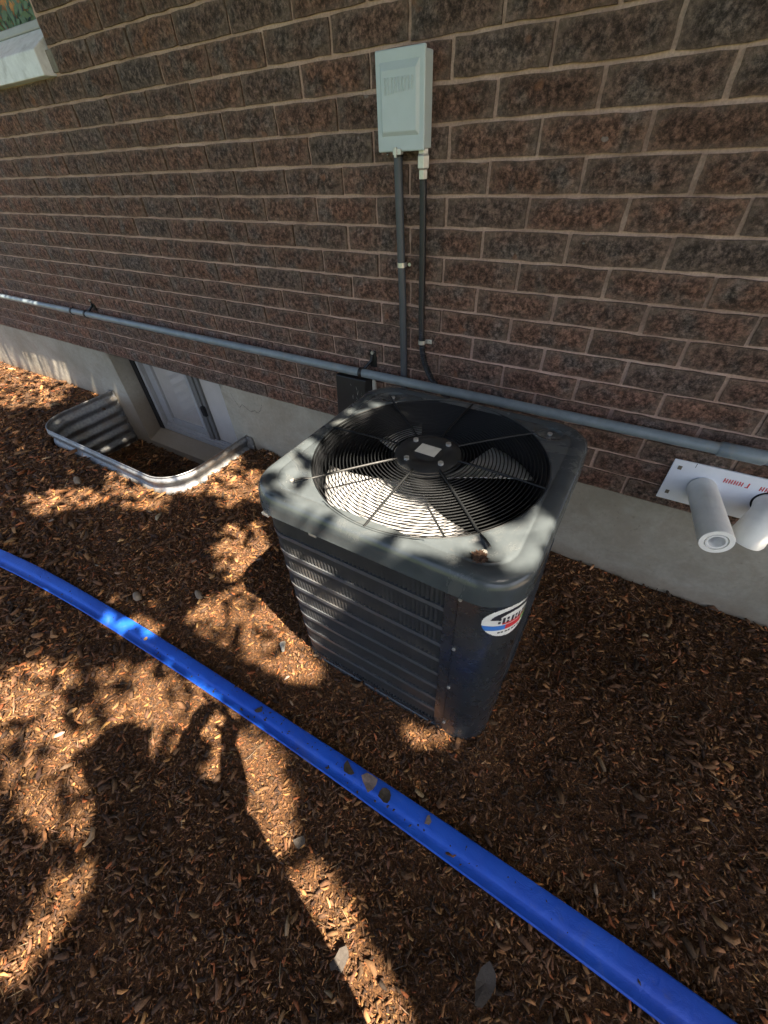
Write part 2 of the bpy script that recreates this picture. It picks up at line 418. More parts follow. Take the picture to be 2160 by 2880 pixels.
chips('mulch_large_pieces', 1100, sampler((-4.5, 2.4), (-2.4, -.02), 1.2), .020, .050, [(.12,.06,.028), (.20,.105,.045), (.26,.17,.10), (.08,.042,.02), (.26,.21,.16)], [8,7,1.2,7,.35], .008, .3, 1.0, aspect=(.25,.5))

# ================================================================== HOUSE
house = empty('brick_house', (0, 0, GZ))
tag(house, 'brown textured brick house wall on a parged concrete foundation above the mulch bed', 'house')
# bricks: a few irregular split-faced meshes shared by all
def brick_mesh(k, w):
    r = random.Random(100 + k); hh = CH - .0100; ww = w - .0102
    nx, nz = 6, 3; v = []; f = []
    for j in range(nz+1):
        for i in range(nx+1):
            edge = i in (0, nx) or j in (0, nz)
            x = -ww/2 + ww*i/nx; z = -hh/2 + hh*j/nz
            if 0 < i < nx: x += r.uniform(-.006, .006)
            if edge:
                x *= .996; y = -.0025 + r.uniform(-.0012, .0008)
                if i in (0, nx): x += r.uniform(-.0016, .0016)
                if j in (0, nz): z += r.uniform(-.0022, .0018)
            else: y = -.0085 + r.uniform(-.0045, .0045)
            v.append((x, y, z))
    for j in range(nz):
        for i in range(nx):
            a = j*(nx+1) + i; f.append((a, a+1, a+nx+2, a+nx+1))
    b = len(v); rim = [i for i in range(nx+1)] + [(nx+1)*j + nx for j in range(1, nz+1)] + [(nx+1)*nz + i for i in range(nx-1, -1, -1)] + [(nx+1)*j for j in range(nz-1, 0, -1)]
    for i in rim: v.append((v[i][0], .03, v[i][2]))
    n = len(rim)
    for q in range(n): f.append((rim[q], b+q, b+(q+1) % n, rim[(q+1) % n]))
    me = bpy.data.meshes.new('brick'); me.from_pydata(v, [], f); me.update(); me.materials.append(M['brick'])
    ta = me.attributes.new('tone', 'FLOAT', 'POINT'); ta.data.foreach_set('value', [0.0]*len(v))
    nf = (nx+1)*(nz+1); ea = me.attributes.new('edge', 'FLOAT', 'POINT'); ea.data.foreach_set('value', [1.0 if (i >= nf or i % (nx+1) in (0, nx) or i//(nx+1) in (0, nz)) else 0.0 for i in range(len(v))])
    for p in me.polygons: p.use_smooth = True
    try: me.set_sharp_from_angle(angle=R(38))
    except Exception: pass
    return me
NV = 14
bmeshes = [brick_mesh(k, AH) for k in range(NV)]
def px_of(x, y, z):
    c = Rm @ (np.array([x, y, z]) - CAMP)
    if c[2] < .05: return None
    return 1080 + 1142.3*c[0]/c[2], 1440 + 1142.3*c[1]/c[2]
WIN_UP = (-3.6, -1.70, 1.50)      # upper window opening: x0, x1, bottom z
cand = []
for row in range(-14, 12):        # row r spans v = r-1 .. r
    zc = (11 - (row - .5))*CH
    off = 0 if row % 2 else .5
    for k in range(-34, 16):
        xc = (k + off + .5)*AH
        if xc < -8.5 or xc > 3.9: continue
        cut = 1.0
        x0, x1 = xc - AH/2, xc + AH/2
        if zc > WIN_UP[2]-.16 and x1 > WIN_UP[0] and x0 < -1.62:
            if x1 - (-1.62) > .07: cut = (x1 + 1.62)/AH; xc = (x1 - 1.62)/2
            else: continue
        p = px_of(xc, 0, zc); s = 0
        if p and -140 < p[0] < 2300 and -120 < p[1] < 3000:
            a, b_ = px_of(x0, 0, zc), px_of(x1, 0, zc); t_, u_ = px_of(xc, 0, zc+CH/2), px_of(xc, 0, zc-CH/2)
            if a and b_ and t_ and u_: s = abs((b_[0]-a[0]))*abs(u_[1]-t_[1])
        if AC['x0']-.2 < xc < .5 and zc < .3: s *= .2    # hidden behind the condenser
        cand.append((s, xc, zc, cut))
cand.sort(key=lambda q: -q[0])
for s, xc, zc, cut in cand[:300]:
    o = bpy.data.objects.new('brick', bmeshes[rnd.randrange(NV)]); COL.objects.link(o)
    o.parent = house; o.location = (xc + rnd.uniform(-.0012, .0012), rnd.uniform(-.0018, .0022), zc - GZ + rnd.uniform(-.0008, .0008))
    o.rotation_euler = (rnd.uniform(-.008, .008), rnd.uniform(-.004, .004) + (math.pi if rnd.random() < .5 else 0), rnd.uniform(-.008, .008))
    o.scale = (cut, 1, 1)
V, F, T, EG = [], [], [], []
for s, xc, zc, cut in cand[300:]:
    me = bmeshes[rnd.randrange(NV)]; b = len(V); tn = rnd.random(); fl = -1 if rnd.random() < .5 else 1
    dy = rnd.uniform(-.0018, .0022)
    for v in me.vertices: V.append((v.co.x*cut*fl + xc, v.co.y + dy, v.co.z*fl + zc)); T.append(tn)
    EG += [d.value for d in me.attributes['edge'].data]
    F += [tuple(b + i for i in p.vertices) for p in me.polygons]
me = bpy.data.meshes.new('brick_field'); me.from_pydata(V, [], F); me.update(); me.materials.append(M['brick'])
ta = me.attributes.new('tone', 'FLOAT', 'POINT'); ta.data.foreach_set('value', T)
ea = me.attributes.new('edge', 'FLOAT', 'POINT'); ea.data.foreach_set('value', EG)
for p in me.polygons: p.use_smooth = True
try: me.set_sharp_from_angle(angle=R(38))
except Exception: pass
link('brick_field', me, house)['kind'] = 'stuff'
# mortar, gently uneven, a few mm behind the brick faces
xs = np.linspace(-8.5, 3.9, 900); zs = np.linspace(0, 2.2, 150)
def mortar(x0, x1, z0, z1, name='mortar'):
    nx = max(2, int((x1-x0)/.02)); nz = max(2, int((z1-z0)/.012))
    X, Z = np.meshgrid(np.linspace(x0, x1, nx), np.linspace(z0, z1, nz))
    Y = .0062 + .0014*np.sin(X*61+Z*17)*np.sin(Z*83+X*9) + .0010*np.sin(X*140+1)*np.sin(Z*190)
    V = np.stack([X, Y, Z], -1).reshape(-1, 3); i = np.arange(nx-1)[None,:] + np.arange(nz-1)[:,None]*nx
    F = np.stack([i, i+1, i+nx+1, i+nx], -1).reshape(-1, 4)
    b = len(V); V = V.tolist() + [(x0,.1,z0),(x1,.1,z0),(x1,.1,z1),(x0,.1,z1)]
    F = F.tolist() + [(b+3,b+2,b+1,b)]
    me = bpy.data.meshes.new(name); me.from_pydata(V, [], F); me.update(); me.materials.append(M['mortar'])
    for p in me.polygons: p.use_smooth = True
    link(name, me, house)
mortar(-8.6, -3.6, 0.001, 2.30); mortar(-3.6, -1.63, 0.001, 1.37); mortar(-1.63, 4.0, 0.001, 2.30)
# foundation: pieces round the basement window, edges a bit soft
OX0, OX1, OZ = -2.44, -1.23, -.75
def sheet(x0, x1, z0, z1, nx, nz, y=.004, amp=.0022):
    X, Z = np.meshgrid(np.linspace(x0, x1, nx), np.linspace(z0, z1, nz))
    Y = y + amp*np.sin(X*7.3+Z*3)*np.sin(Z*9+X*2.1) + amp*.5*np.sin(X*23)*np.sin(Z*31+1)
    e = np.minimum(np.minimum(X-x0, x1-X), np.minimum(Z-z0, z1-Z)); Y = Y*np.clip(e/.03, 0, 1) + y*(1-np.clip(e/.03, 0, 1))
    V = np.stack([X, Y, Z], -1).reshape(-1, 3); i = np.arange(nx-1)[None,:] + np.arange(nz-1)[:,None]*nx
    return V.tolist(), np.stack([i, i+1, i+nx+1, i+nx], -1).reshape(-1, 4).tolist()
fb = MB()
for a in ((-8.6, OX0, -1.25, 0, 120, 24), (OX1, 4.0, -1.25, 0, 110, 24), (OX0, OX1, -1.25, OZ, 30, 10)):
    fb.add(*sheet(*a))
D = .15
fb.add([(OX0,.004,OZ),(OX0,.004,0),(OX0-.012,D,0),(OX0-.012,D,OZ+.045)], [(0,1,2,3)])
fb.add([(OX1,.004,0),(OX1,.004,OZ),(OX1+.012,D,OZ+.045),(OX1+.012,D,0)], [(0,1,2,3)])
fb.add([(OX0,.004,OZ),(OX0-.012,D,OZ+.045),(OX1+.012,D,OZ+.045),(OX1,.004,OZ)], [(0,1,2,3)])
fb.box((-8.6,.16,-1.25),(OX0-.02,.3,-.001)).box((OX1+.02,.16,-1.25),(4.0,.3,-.001)).box((OX0-.02,.16,-1.25),(OX1+.02,.3,OZ+.03))
fo = fb.build('foundation', M['concrete'], house, True)
# underside of the brickwork above the window
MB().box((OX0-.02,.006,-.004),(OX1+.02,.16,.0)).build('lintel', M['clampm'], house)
# hairline crack right of the window
ck = MB(); pts = [(-1.14,-.04),(-1.12,-.09),(-1.09,-.13),(-1.06,-.10),(-1.03,-.12),(-1.0,-.135),(-.96,-.12),(-.93,-.13),(-.90,-.10),(-.88,-.06),(-.87,-.02)]
for (a, b), (c, d) in zip(pts, pts[1:]):
    n = 4
    for i in range(n):
        u0, u1 = i/n, (i+1)/n
        x0, z0, x1, z1 = a+(c-a)*u0, b+(d-b)*u0, a+(c-a)*u1, b+(d-b)*u1
        w = rnd.uniform(.0008, .002); j = rnd.uniform(-.004, .004)
        ck.add([(x0,.0008,z0-w),(x1,.0008,z1-w+j),(x1,.0008,z1+w+j),(x0,.0008,z0+w)], [(0,1,2,3)])
ck.build('crack', M['dark'], house)
# basement window
win = MB().box((OX0-.01, D-.012, OZ+.05), (OX0+.045, D+.05, -.002)).build('window', M['dark'], house); win['label'] = 'basement sliding window behind the steel window well'
fx0, fx1, fz0 = OX0+.05, OX1+.01, OZ+.05
fr = MB().box((fx0, D-.005, fz0), (fx1, D+.06, fz0+.035)).box((fx0, D-.005, fz0+.035), (fx0+.03, D+.06, 0)).box((fx1-.03, D-.005, fz0+.035), (fx1, D+.06, 0))
fr.box((fx0+.03, D+.012, fz0+.035), (fx1-.03, D+.05, fz0+.05)).box((fx0+.03, D+.02, fz0+.05), (fx1-.03, D+.045, fz0+.062))
fr.build('frame', M['frame'], win, bevel=.003)
mid = -1.83
MB().box((fx0+.03, D+.03, fz0+.062), (fx0+.115, D+.06, 0)).box((fx0+.115, D+.035, fz0+.062), (mid, D+.06, fz0+.11)).box((mid-.03, D+.03, fz0+.1), (mid+.01, D+.058, 0)).build('sash', M['frame'], win, bevel=.003)
MB().box((mid+.012, D+.0, fz0+.062), (mid+.045, D+.03, 0)).build('mullion', M['frame'], win, bevel=.002)
MB().box((mid+.05, D+.005, fz0+.062), (mid+.09, D+.04, 0)).box((mid+.1, D+.012, fz0+.062), (mid+.135, D+.04, 0)).build('screen_rail', simple('bronze_rail', (.15,.145,.135), .5), win, bevel=.002)
MB().box((mid+.085, D-.012, fz0+.28), (mid+.12, D+.01, fz0+.36)).build('latch', M['clampm'], win, bevel=.003)
MB().add([(fx0+.115,D+.046,fz0+.10),(mid-.03,D+.046,fz0+.10),(mid-.03,D+.046,0),(fx0+.115,D+.046,0)],[(0,1,2,3)]).build('glass', M['glass'], win)
MB().add([(mid+.135,D+.026,fz0+.062),(fx1-.03,D+.026,fz0+.062),(fx1-.03,D+.026,0),(mid+.135,D+.026,0)],[(0,1,2,3)]).build('glass', M['glass'], win)
bl = MB()
for (xx0, xx1, yy) in ((fx0+.116, mid-.031, D+.0495), (mid+.136, fx1-.031, D+.0295)):
    L = []; z = fz0 + .064
    while z < 0:
        L.append([(xx0, yy, z), (xx1, yy, z)]); L.append([(xx0, yy+.003, z+.010), (xx1, yy+.003, z+.010)]); z += .0105
    bl.loops(L, close=False)
bl.build('blind', M['blind'], win)
MB().box((OX0-.01, D+.10, OZ+.03), (OX1+.01, D+.12, 0)).build('room_dark', M['blind'], win)
# upper window, its stone sill and shapes added behind the glass for its reflection
sill = MB(); sec = [(-.050,1.352),(-.050,1.430),(.075,1.508),(.13,1.508),(.13,1.352)]
sill.loops([[(x, y, z) for y, z in sec] for x in np.linspace(-3.7, -1.645, 12)], True, True, True)
upw = MB().box((-3.6,.07,1.509),(-1.74,.12,1.535)).box((-1.74,.07,1.526),(-1.70,.12,2.3)).box((-3.6,.07,1.58),(-3.55,.12,2.3)).build('window', M['frame'], house, bevel=.004); upw['label'] = 'upper window above the white sill at the top left'
sill.build('sill', M['stone'], upw, bevel=.004)
MB().add([(-3.55,.09,1.536),(-1.741,.09,1.536),(-1.741,.09,2.3),(-3.55,.09,2.3)],[(0,1,2,3)]).build('glass', M['glass'], upw)
MB().box((-3.6,.16,1.526),(-1.70,.18,2.3)).build('reflection_sheet', M['orange'], upw)  # orange sheet put in for the colour mirrored in the pane
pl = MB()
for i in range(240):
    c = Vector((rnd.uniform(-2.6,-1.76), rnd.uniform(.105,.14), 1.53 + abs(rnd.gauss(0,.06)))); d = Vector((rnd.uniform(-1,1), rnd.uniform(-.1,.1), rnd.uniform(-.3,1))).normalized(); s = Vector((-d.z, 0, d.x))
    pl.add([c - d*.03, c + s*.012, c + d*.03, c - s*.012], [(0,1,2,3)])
pl.build('reflection_leaves', M['leaf'], upw)  # added leaf shapes standing in for foliage reflected in the glass
MB().box((-1.655,-.004,1.362),(-1.60,.03,1.43)).build('sill_end_block', simple('patch_mortar', (.22,.20,.17), .9, 0, .2, 30, .4, 80), house, bevel=.004)
# eaves and roof of the house (above the frame; they keep the sun off the wall)
MB().box((-9,-.36,2.60),(6,.4,2.64)).build('soffit', M['wood'], house)
MB().box((-9,-.40,2.58),(6,-.362,2.75)).build('fascia', M['wood'], house)
MB().add([(-9.1,-.44,2.72),(6.1,-.44,2.72),(6.1,3.2,4.9),(-9.1,3.2,4.9),(-9.1,-.44,2.76),(6.1,-.44,2.76),(6.1,3.2,4.94),(-9.1,3.2,4.94)], [(0,3,2,1),(4,5,6,7),(0,1,5,4),(1,2,6,5),(2,3,7,6),(3,0,4,7)]).build('roof', M['roof'], house)
MB().box((-8.6,.13,2.30),(4.0,.3,2.6)).box((-8.6,.3,-1.25),(-8.5,3.2,2.6)).box((3.9,.3,-1.25),(4.0,3.2,2.6)).build('wall', M['mortar'], house)

# ================================================================== WINDOW WELL
wl = empty('window_well', (-1.88, -.3, WELL['top']))
tag(wl, 'corrugated galvanised steel window well round the basement window', 'window well')
path = [(WELL['x0'], -.001)]
r = WELL['r']; xa, xb, yb = WELL['x0'], WELL['x1'], WELL['y']
path += [(xa, y) for y in np.linspace(-.05, yb+r, 8)]
path += [(xa+r-r*math.cos(a), yb+r-r*math.sin(a)) for a in np.linspace(0, math.pi/2, 16)[1:]]
path += [(x, yb) for x in np.linspace(xa+r, xb-r, 20)[1:]]
path += [(xb-r+r*math.sin(a), yb+r-r*math.cos(a)) for a in np.linspace(0, math.pi/2, 16)[1:]]
path += [(xb, y) for y in np.linspace(yb+r, -.001, 8)[1:]]
P = np.array(path); tg = np.gradient(P, axis=0); tg /= np.linalg.norm(tg, axis=1)[:,None]; nrm = np.stack([tg[:,1], -tg[:,0]], 1)  # outward
L = []
zs = np.linspace(WELL['top'], -1.02, 150)
for z in zs:
    d = (WELL['top'] - z); o_ = -.0105*math.cos(2*math.pi*(d+.012)/.088)*min(1, max(0, (d-.004)/.014))
    L.append([(p[0]+n[0]*o_, p[1]+n[1]*o_, z) for p, n in zip(P, nrm)])
wb = MB().loops(L, close=False)
L2 = [[(q[0], q[1], q[2]) for q in l] for l in L]
wo_ = wb.build('corrugated_wall', M['galv'], wl, True)
md = wo_.modifiers.new('solid', 'SOLIDIFY'); md.thickness = .002
MB().tube([(p[0], p[1], WELL['top']) for p in P], .0035, 8).build('rolled_rim', M['galv'], wl, True)
MB().box((xb-.004,-.012,-.99),(xb+.055,-.001,-.34)).build('flange', M['galv'], wl)
MB().box((xa-.055,-.012,-.99),(xa+.004,-.001,-.34)).build('flange', M['galv'], wl)

# ================================================================== AIR CONDITIONER
acx, acy = .546, -.664
TZ = .425
ac = empty('air_conditioner', (acx, acy, GZ)); tag(ac, 'dark grey outdoor air conditioner with round fan grille standing in the mulch', 'air conditioner')
def rr_loop(hx, hy, rad, n=160):
    """rounded rectangle sampled by angle about the centre"""
    out = []
    for i in range(n):
        a = 2*math.pi*i/n; c, s = math.cos(a), math.sin(a)
        # ray march analytically
        t = min(hx/abs(c) if abs(c) > 1e-9 else 1e9, hy/abs(s) if abs(s) > 1e-9 else 1e9)
        x, y = c*t, s*t
        if abs(x) > hx-rad and abs(y) > hy-rad:
            cx, cy = math.copysign(hx-rad, x), math.copysign(hy-rad, y)
            b = c*cx + s*cy; q = b*b - (cx*cx+cy*cy-rad*rad)
            t = b + math.sqrt(max(q, 0)); x, y = c*t, s*t
        out.append((x, y))
    return out
HX, HY = .374, .348
L = []
def lp(inset, z, rad=None, n=200):
    rd = max(.01, (.105 if rad is None else rad) - inset*.6)
    return [Vector((acx+x, acy+y, z)) for x, y in rr_loop(HX-inset, HY-inset, rd, n)]
prof = [(.016,.353),(.004,.352),(-.001,.356),(0,.362),(.0005,.385),(.002,.402),(.006,.414),(.012,.421),(.020,.4245),(.030,.4245),(.043,.4235),(.046,.4215),(.049,.4215),(.052,.4235)]
for ins, z in prof: L.append(lp(ins, z))
inner = L[-1]; RH = .324
def dimple(x, y):
    d = 0
    for sx in (-1, 1):
        for sy in (-1, 1):
            q = math.hypot(x-(acx+sx*.262), y-(acy+sy*.262)); d -= .007/(1+math.exp((q-.036)/.0035)) - .0025*math.exp(-((q-.045)/.006)**2)
    return d
for k in range(1, 15):
    u = k/14; lo = []
    for i, p in enumerate(inner):
        a = 2*math.pi*i/200; q = Vector((acx+RH*math.cos(a), acy+RH*math.sin(a), 0)); w = p.lerp(q, u)
        lo.append(Vector((w.x, w.y, .4235 + .003*u + dimple(w.x, w.y))))
    L.append(lo)
for rad, z in ((RH-.004,.4255),(RH-.007,.420),(RH-.008,.36)):
    L.append([Vector((acx+rad*math.cos(2*math.pi*i/200), acy+rad*math.sin(2*math.pi*i/200), z)) for i in range(200)])
cap = MB().loops(L).build('top_cap', M['cap'], ac, True)
# screws in the dimples
for sx in (-1,1):
    for sy in (-1,1):
        MB().tube([(acx+sx*.262,acy+sy*.262,.418),(acx+sx*.262,acy+sy*.262,.4225)], .007, 10).build('screw', M['zinc'], cap)
# body path
BX0, BX1, BY0, BY1, BR = .187, .908, -.994, -.334, .085
def body_path(inset=0.0, step=.006):
    x0, x1, y0, y1, r = BX0+inset, BX1-inset, BY0+inset, BY1-inset, BR-inset
    pts = []
    def seg(a, b):
        n = int(.5/step)
        for i in range(n): pts.append((a[0]+(b[0]-a[0])*i/n, a[1]+(b[1]-a[1])*i/n))
    def arc(cx, cy, a0, a1):
        n = 22
        for i in range(n):
            a = a0 + (a1-a0)*i/n; pts.append((cx+r*math.cos(a), cy+r*math.sin(a)))
    seg((x1-r,y0),(x0+r,y0)); arc(x0+r,y0+r,-math.pi/2,-math.pi); seg((x0,y0+r),(x0,y1-r)); arc(x0+r,y1-r,math.pi,math.pi/2)
    seg((x0+r,y1),(x1-r,y1)); arc(x1-r,y1-r,math.pi/2,0); seg((x1,y1-r),(x1,y0+r)); arc(x1-r,y0+r,0,-math.pi/2)
    return pts
bp = body_path(); n = len(bp); B = np.array(bp); tt = np.roll(B,-1,0)-np.roll(B,1,0); tt /= np.linalg.norm(tt,axis=1)[:,None]; NN = np.stack([tt[:,1], -tt[:,0]],1)
ctr = np.array([(BX0+BX1)/2,(BY0+BY1)/2]); 
if ((B-ctr)*NN).sum() < 0: NN = -NN
cum = np.r_[0, np.cumsum(np.linalg.norm(np.diff(B,axis=0),axis=1))]; tot = cum[-1] + np.linalg.norm(B[0]-B[-1])
def at_s(s):
    s %= tot; i = int(np.searchsorted(cum, s, 'right'))-1; j = (i+1) % n; seg = (cum[j] if j else tot)-cum[i]; u = (s-cum[i])/seg
    p = B[i]*(1-u)+B[j]*u; q = NN[i]*(1-u)+NN[j]*u; return p, q/np.linalg.norm(q)
sFrontX = lambda x: (BX1-BR) - x                       # s of a point on the front face
s_post = sFrontX(.757)                                  # grille starts here, runs left, round the unit...
s_end = tot - (BR*math.pi/2) - .06                      # ...to just behind the corner panel on the right side
def strip(s0, s1, z0, z1, out0, out1=None, step=.006, both=True):
    k = max(1, int((s1-s0)/step)); A, Bq = [], []
    L = [[], [], [], []]
    for i in range(k+1):
        p, q = at_s(s0+(s1-s0)*i/k); a = p+q*out0; b = p+q*(out1 if out1 is not None else out0-.003)
        L[0].append((a[0],a[1],z0)); L[1].append((a[0],a[1],z1)); L[2].append((b[0],b[1],z1)); L[3].append((b[0],b[1],z0))
    mb = MB(); LL = [[L[c][i] for c in range(4)] for i in range(k+1)]
    return mb.loops(LL, True, True, True)
LZ0, LZ1 = -.372, .340
# dark coil behind the louvers
mbk = MB(); Lk = [[(p[0], p[1], z) for p in body_path(.026)] for z in (-.41, .40)]
mbk.loops(Lk); mbk.build('coil', M['inside'], ac, True)
# vertical louver slats all round (too small to pick apart)
vs = MB(); s = s_post + .006
while s < s_end - .004:
    p, q = at_s(s); t2 = np.array([-q[1], q[0]])
    a = p - t2*.0054; b = p - q*.0064 + t2*.0046; th = q*.0012
    vs.add([(a[0],a[1],LZ0),(b[0],b[1],LZ0),(b[0]-th[0],b[1]-th[1],LZ0),(a[0]-th[0],a[1]-th[1],LZ0),
            (a[0],a[1],LZ1),(b[0],b[1],LZ1),(b[0]-th[0],b[1]-th[1],LZ1),(a[0]-th[0],a[1]-th[1],LZ1)], [(0,1,5,4),(1,2,6,5),(2,3,7,6),(3,0,4,7)])
    s += .0122
vs.build('louver_slats', M['louver'], ac)['kind'] = 'stuff'
for z in (.266, .187, .108, .029, -.050, -.131, -.212, -.293):
    strip(s_post, s_end, z-.0072, z+.0072, .0026, -.010).build('rail', M['rail'], ac, True)
strip(s_post, s_end, LZ0-.02, LZ0+.002, .003, -.012).build('bottom_rail', M['panel'], ac, True)
strip(s_post, s_end, LZ1-.012, LZ1+.03, -.004, -.012).build('top_rail', M['panel'], ac, True)
strip(sFrontX(.788), sFrontX(.757), -.395, .352, .003, -.012).build('corner_post', M['panel'], ac, True)
strip(s_end, s_end+.022, -.395, .352, .003, -.012).build('corner_post', M['panel'], ac, True)
strip(s_end+.022-tot, sFrontX(.790), -.405, .352, .0055, -.012, .003).build('corner_panel', M['panel'], ac, True)
# screws along the post
for z in (.335, .13, -.08, -.33):
    MB().tube([(.794,BY0-.004,z),(.794,BY0-.009,z)], .0045, 10).build('screw', M['zinc'], ac)
# base pan
L = [[(p[0], p[1], z) for p in body_path(i)] for i, z in ((.0,-.50),(-.006,-.49),(-.007,-.405),(-.004,-.396),(.004,-.392),(.03,-.392))]
MB().loops(L).build('base_pan', M['panel'], ac, True)
# rim retaining clips under the cap lip on the front
for x in (.24, .40):
    MB().box((x-.012, BY0-.016, .343), (x+.012, BY0-.002, .352)).build('clip', M['zinc'], cap, bevel=.001)
# badge, wrapped round the corner panel
bad = MB(); NS, NZ = 40, 34; gs = {}
W_, H_ = .150, .118
def badge_pt(u, w, out):     # u right +, w up
    p, q = at_s(-0.084 - u); a = p + q*(.0055+out)
    return (a[0], a[1], .284 + w)
def inside_badge(u, w):
    # teardrop: round to the left, drawn out to the right and up
    return (u/.062)**2 + (w/.056)**2 < 1
def badge_patch(cond, name, mat, out, parent):
    mb = MB(); S = 90
    us = np.linspace(-.08, .08, S); ws = np.linspace(-.062, .062, 70)
    for i in range(S-1):
        for j in range(69):
            u, w = (us[i]+us[i+1])/2, (ws[j]+ws[j+1])/2
            if inside_badge(u, w) and cond(u, w):
                mb.add([badge_pt(us[i], ws[j], out), badge_pt(us[i+1], ws[j], out), badge_pt(us[i+1], ws[j+1], out), badge_pt(us[i], ws[j+1], out)], [(0,1,2,3)])
    return mb.build(name, mat, parent, True)
badge = badge_patch(lambda u, w: True, 'badge', M['white'], .0012, ac)
badge['label'] = 'white oval badge with a blue and red stripe and black lettering'
badge_patch(lambda u, w: -.028 < w < -.010 and u < -.012, 'blue_stripe', M['bluep'], .0017, badge)
badge_patch(lambda u, w: -.028 < w < -.010 and -.012 <= u < .03, 'red_stripe', M['red'], .0017, badge)
badge_patch(lambda u, w: -.028 < w < -.010 and .03 <= u, 'green_stripe', M['green'], .0017, badge)
def arcs(u, w):
    q = math.hypot((u-.012)/.052, (w-.008)/.034)
    if w > .012 and .8 < q < 1.12: return True
    if abs(w-.008) < .010 and -.03 < u < .055: return ((u+.03) % .0095) < .0055 and not (abs(w-.008) < .0025 and ((u+.03)//.0095) % 2 == 0)
    return False
badge_patch(arcs, 'emblem', M['inkp'], .0018, badge)
badge_patch(lambda u, w: abs(w+.003) < .0028 and -.02 < u < .045, 'underline', M['red'], .0019, badge)
badge_patch(lambda u, w: abs(w+.038) < .0028 and -.03 < u < .03 and ((u+.05) % .008) < .005, 'small_print', M['inkp'], .0018, badge)
# fan guard
gd = MB().ring((acx, acy, TZ-.002), .3185, .0032, 120, 8).build('fan_guard', M['wire'], ac, True)
NR = 23
for k in range(NR):
    rad = .097 + (.310-.097)*k/(NR-1); z = TZ - .004 + .007*(1-((rad-.09)/.23)**2)
    MB().ring((acx, acy, z), rad, .00150 if k else .003, 110, 6).build('wire_ring', M['wire'], gd, True)
for k in range(8):
    a = R(45*k + (2 if k % 2 else 0)); long = k % 2 == 1
    r1 = .368 if long else .322
    pts = []
    for u in np.linspace(0, 1, 14):
        rad = .088 + (r1-.088)*u; z = TZ - .0015 + .008*(1-min(1, (rad-.09)/.23)**2)
        if rad > .33: z = TZ + .004
        pts.append((acx+rad*math.cos(a), acy+rad*math.sin(a), z + .002))
    MB().tube(pts, .0032, 7).build('spoke', M['wire'], gd, True)
hub = MB(); Lh = []
for rad, z in ((.0,.4335),(.030,.4335),(.033,.431),(.046,.431),(.05,.4345),(.085,.4335),(.091,.430),(.092,.418),(.085,.414),(0,.414)):
    Lh.append([(acx+max(rad,1e-4)*math.cos(2*math.pi*i/64), acy+max(rad,1e-4)*math.sin(2*math.pi*i/64), z) for i in range(64)])
hb = hub.loops(Lh).build('hub_plate', M['motor'], gd, True)
for k in range(4):
    a = R(45+90*k+12); MB().tube([(acx+.066*math.cos(a),acy+.066*math.sin(a),.433),(acx+.066*math.cos(a),acy+.066*math.sin(a),.441)], .008, 6).build('bolt', M['zinc'], gd)
lc = Vector((acx-.003, acy+.010, .4352)); ua = Vector((math.cos(R(-2)), math.sin(R(-2)), 0)); va = Vector((-ua.y, ua.x, 0)); ls = MB()
c4 = [lc - ua*.030 - va*.024, lc + ua*.030 - va*.024, lc + ua*.030 + va*.020, lc - ua*.030 + va*.020]
ls.add([*c4, *[q - Vector((0,0,.001)) for q in c4]], [(0,1,2,3),(0,4,5,1),(1,5,6,2),(2,6,7,3),(3,7,4,0)])
ls.build('paper_label', M['sticker'], gd)
# fan, motor and throat
fan = MB().tube([(acx,acy,.30),(acx,acy,.375)], .052, 40).build('fan', M['motor'], ac, True)
for a0, a1 in ((197, 330), (24, 70), (120, 150)):
    g = []; NA, NRR = 16, 9
    for i in range(NA+1):
        row = []
        for j in range(NRR+1):
            u, w = i/NA, j/NRR; rad = .05 + (.295-.05)*w
            a = R(a0 + (a1-a0)*(u*(.72+.28*math.sin(w*math.pi*.5)) + .14*(1-w)*(1-u)))
            z = .335 - .030*(u-.5)*(.6+.5*w) - .006*math.sin(u*math.pi)
            row.append((acx+rad*math.cos(a), acy+rad*math.sin(a), z))
        g.append(row)
    b = MB().loops(g, close=False).build('blade', M['blade'], fan, True); b.modifiers.new('solid', 'SOLIDIFY').thickness = .0025
MB().tube([(acx,acy,.05),(acx,acy,.30)], .075, 32).build('motor', M['motor'], fan, True)
L = [[(acx+rd*math.cos(2*math.pi*i/96), acy+rd*math.sin(2*math.pi*i/96), z) for i in range(96)] for rd, z in ((.3165,.418),(.312,.38),(.306,.33),(.305,.26),(.318,.22))]
MB().loops(L).build('fan_shroud', M['inside'], ac, True)
MB().box((BX0+.03,BY0+.03,-.38),(BX1-.03,BY1-.03,-.36)).build('compressor_tray', M['inside'], ac)

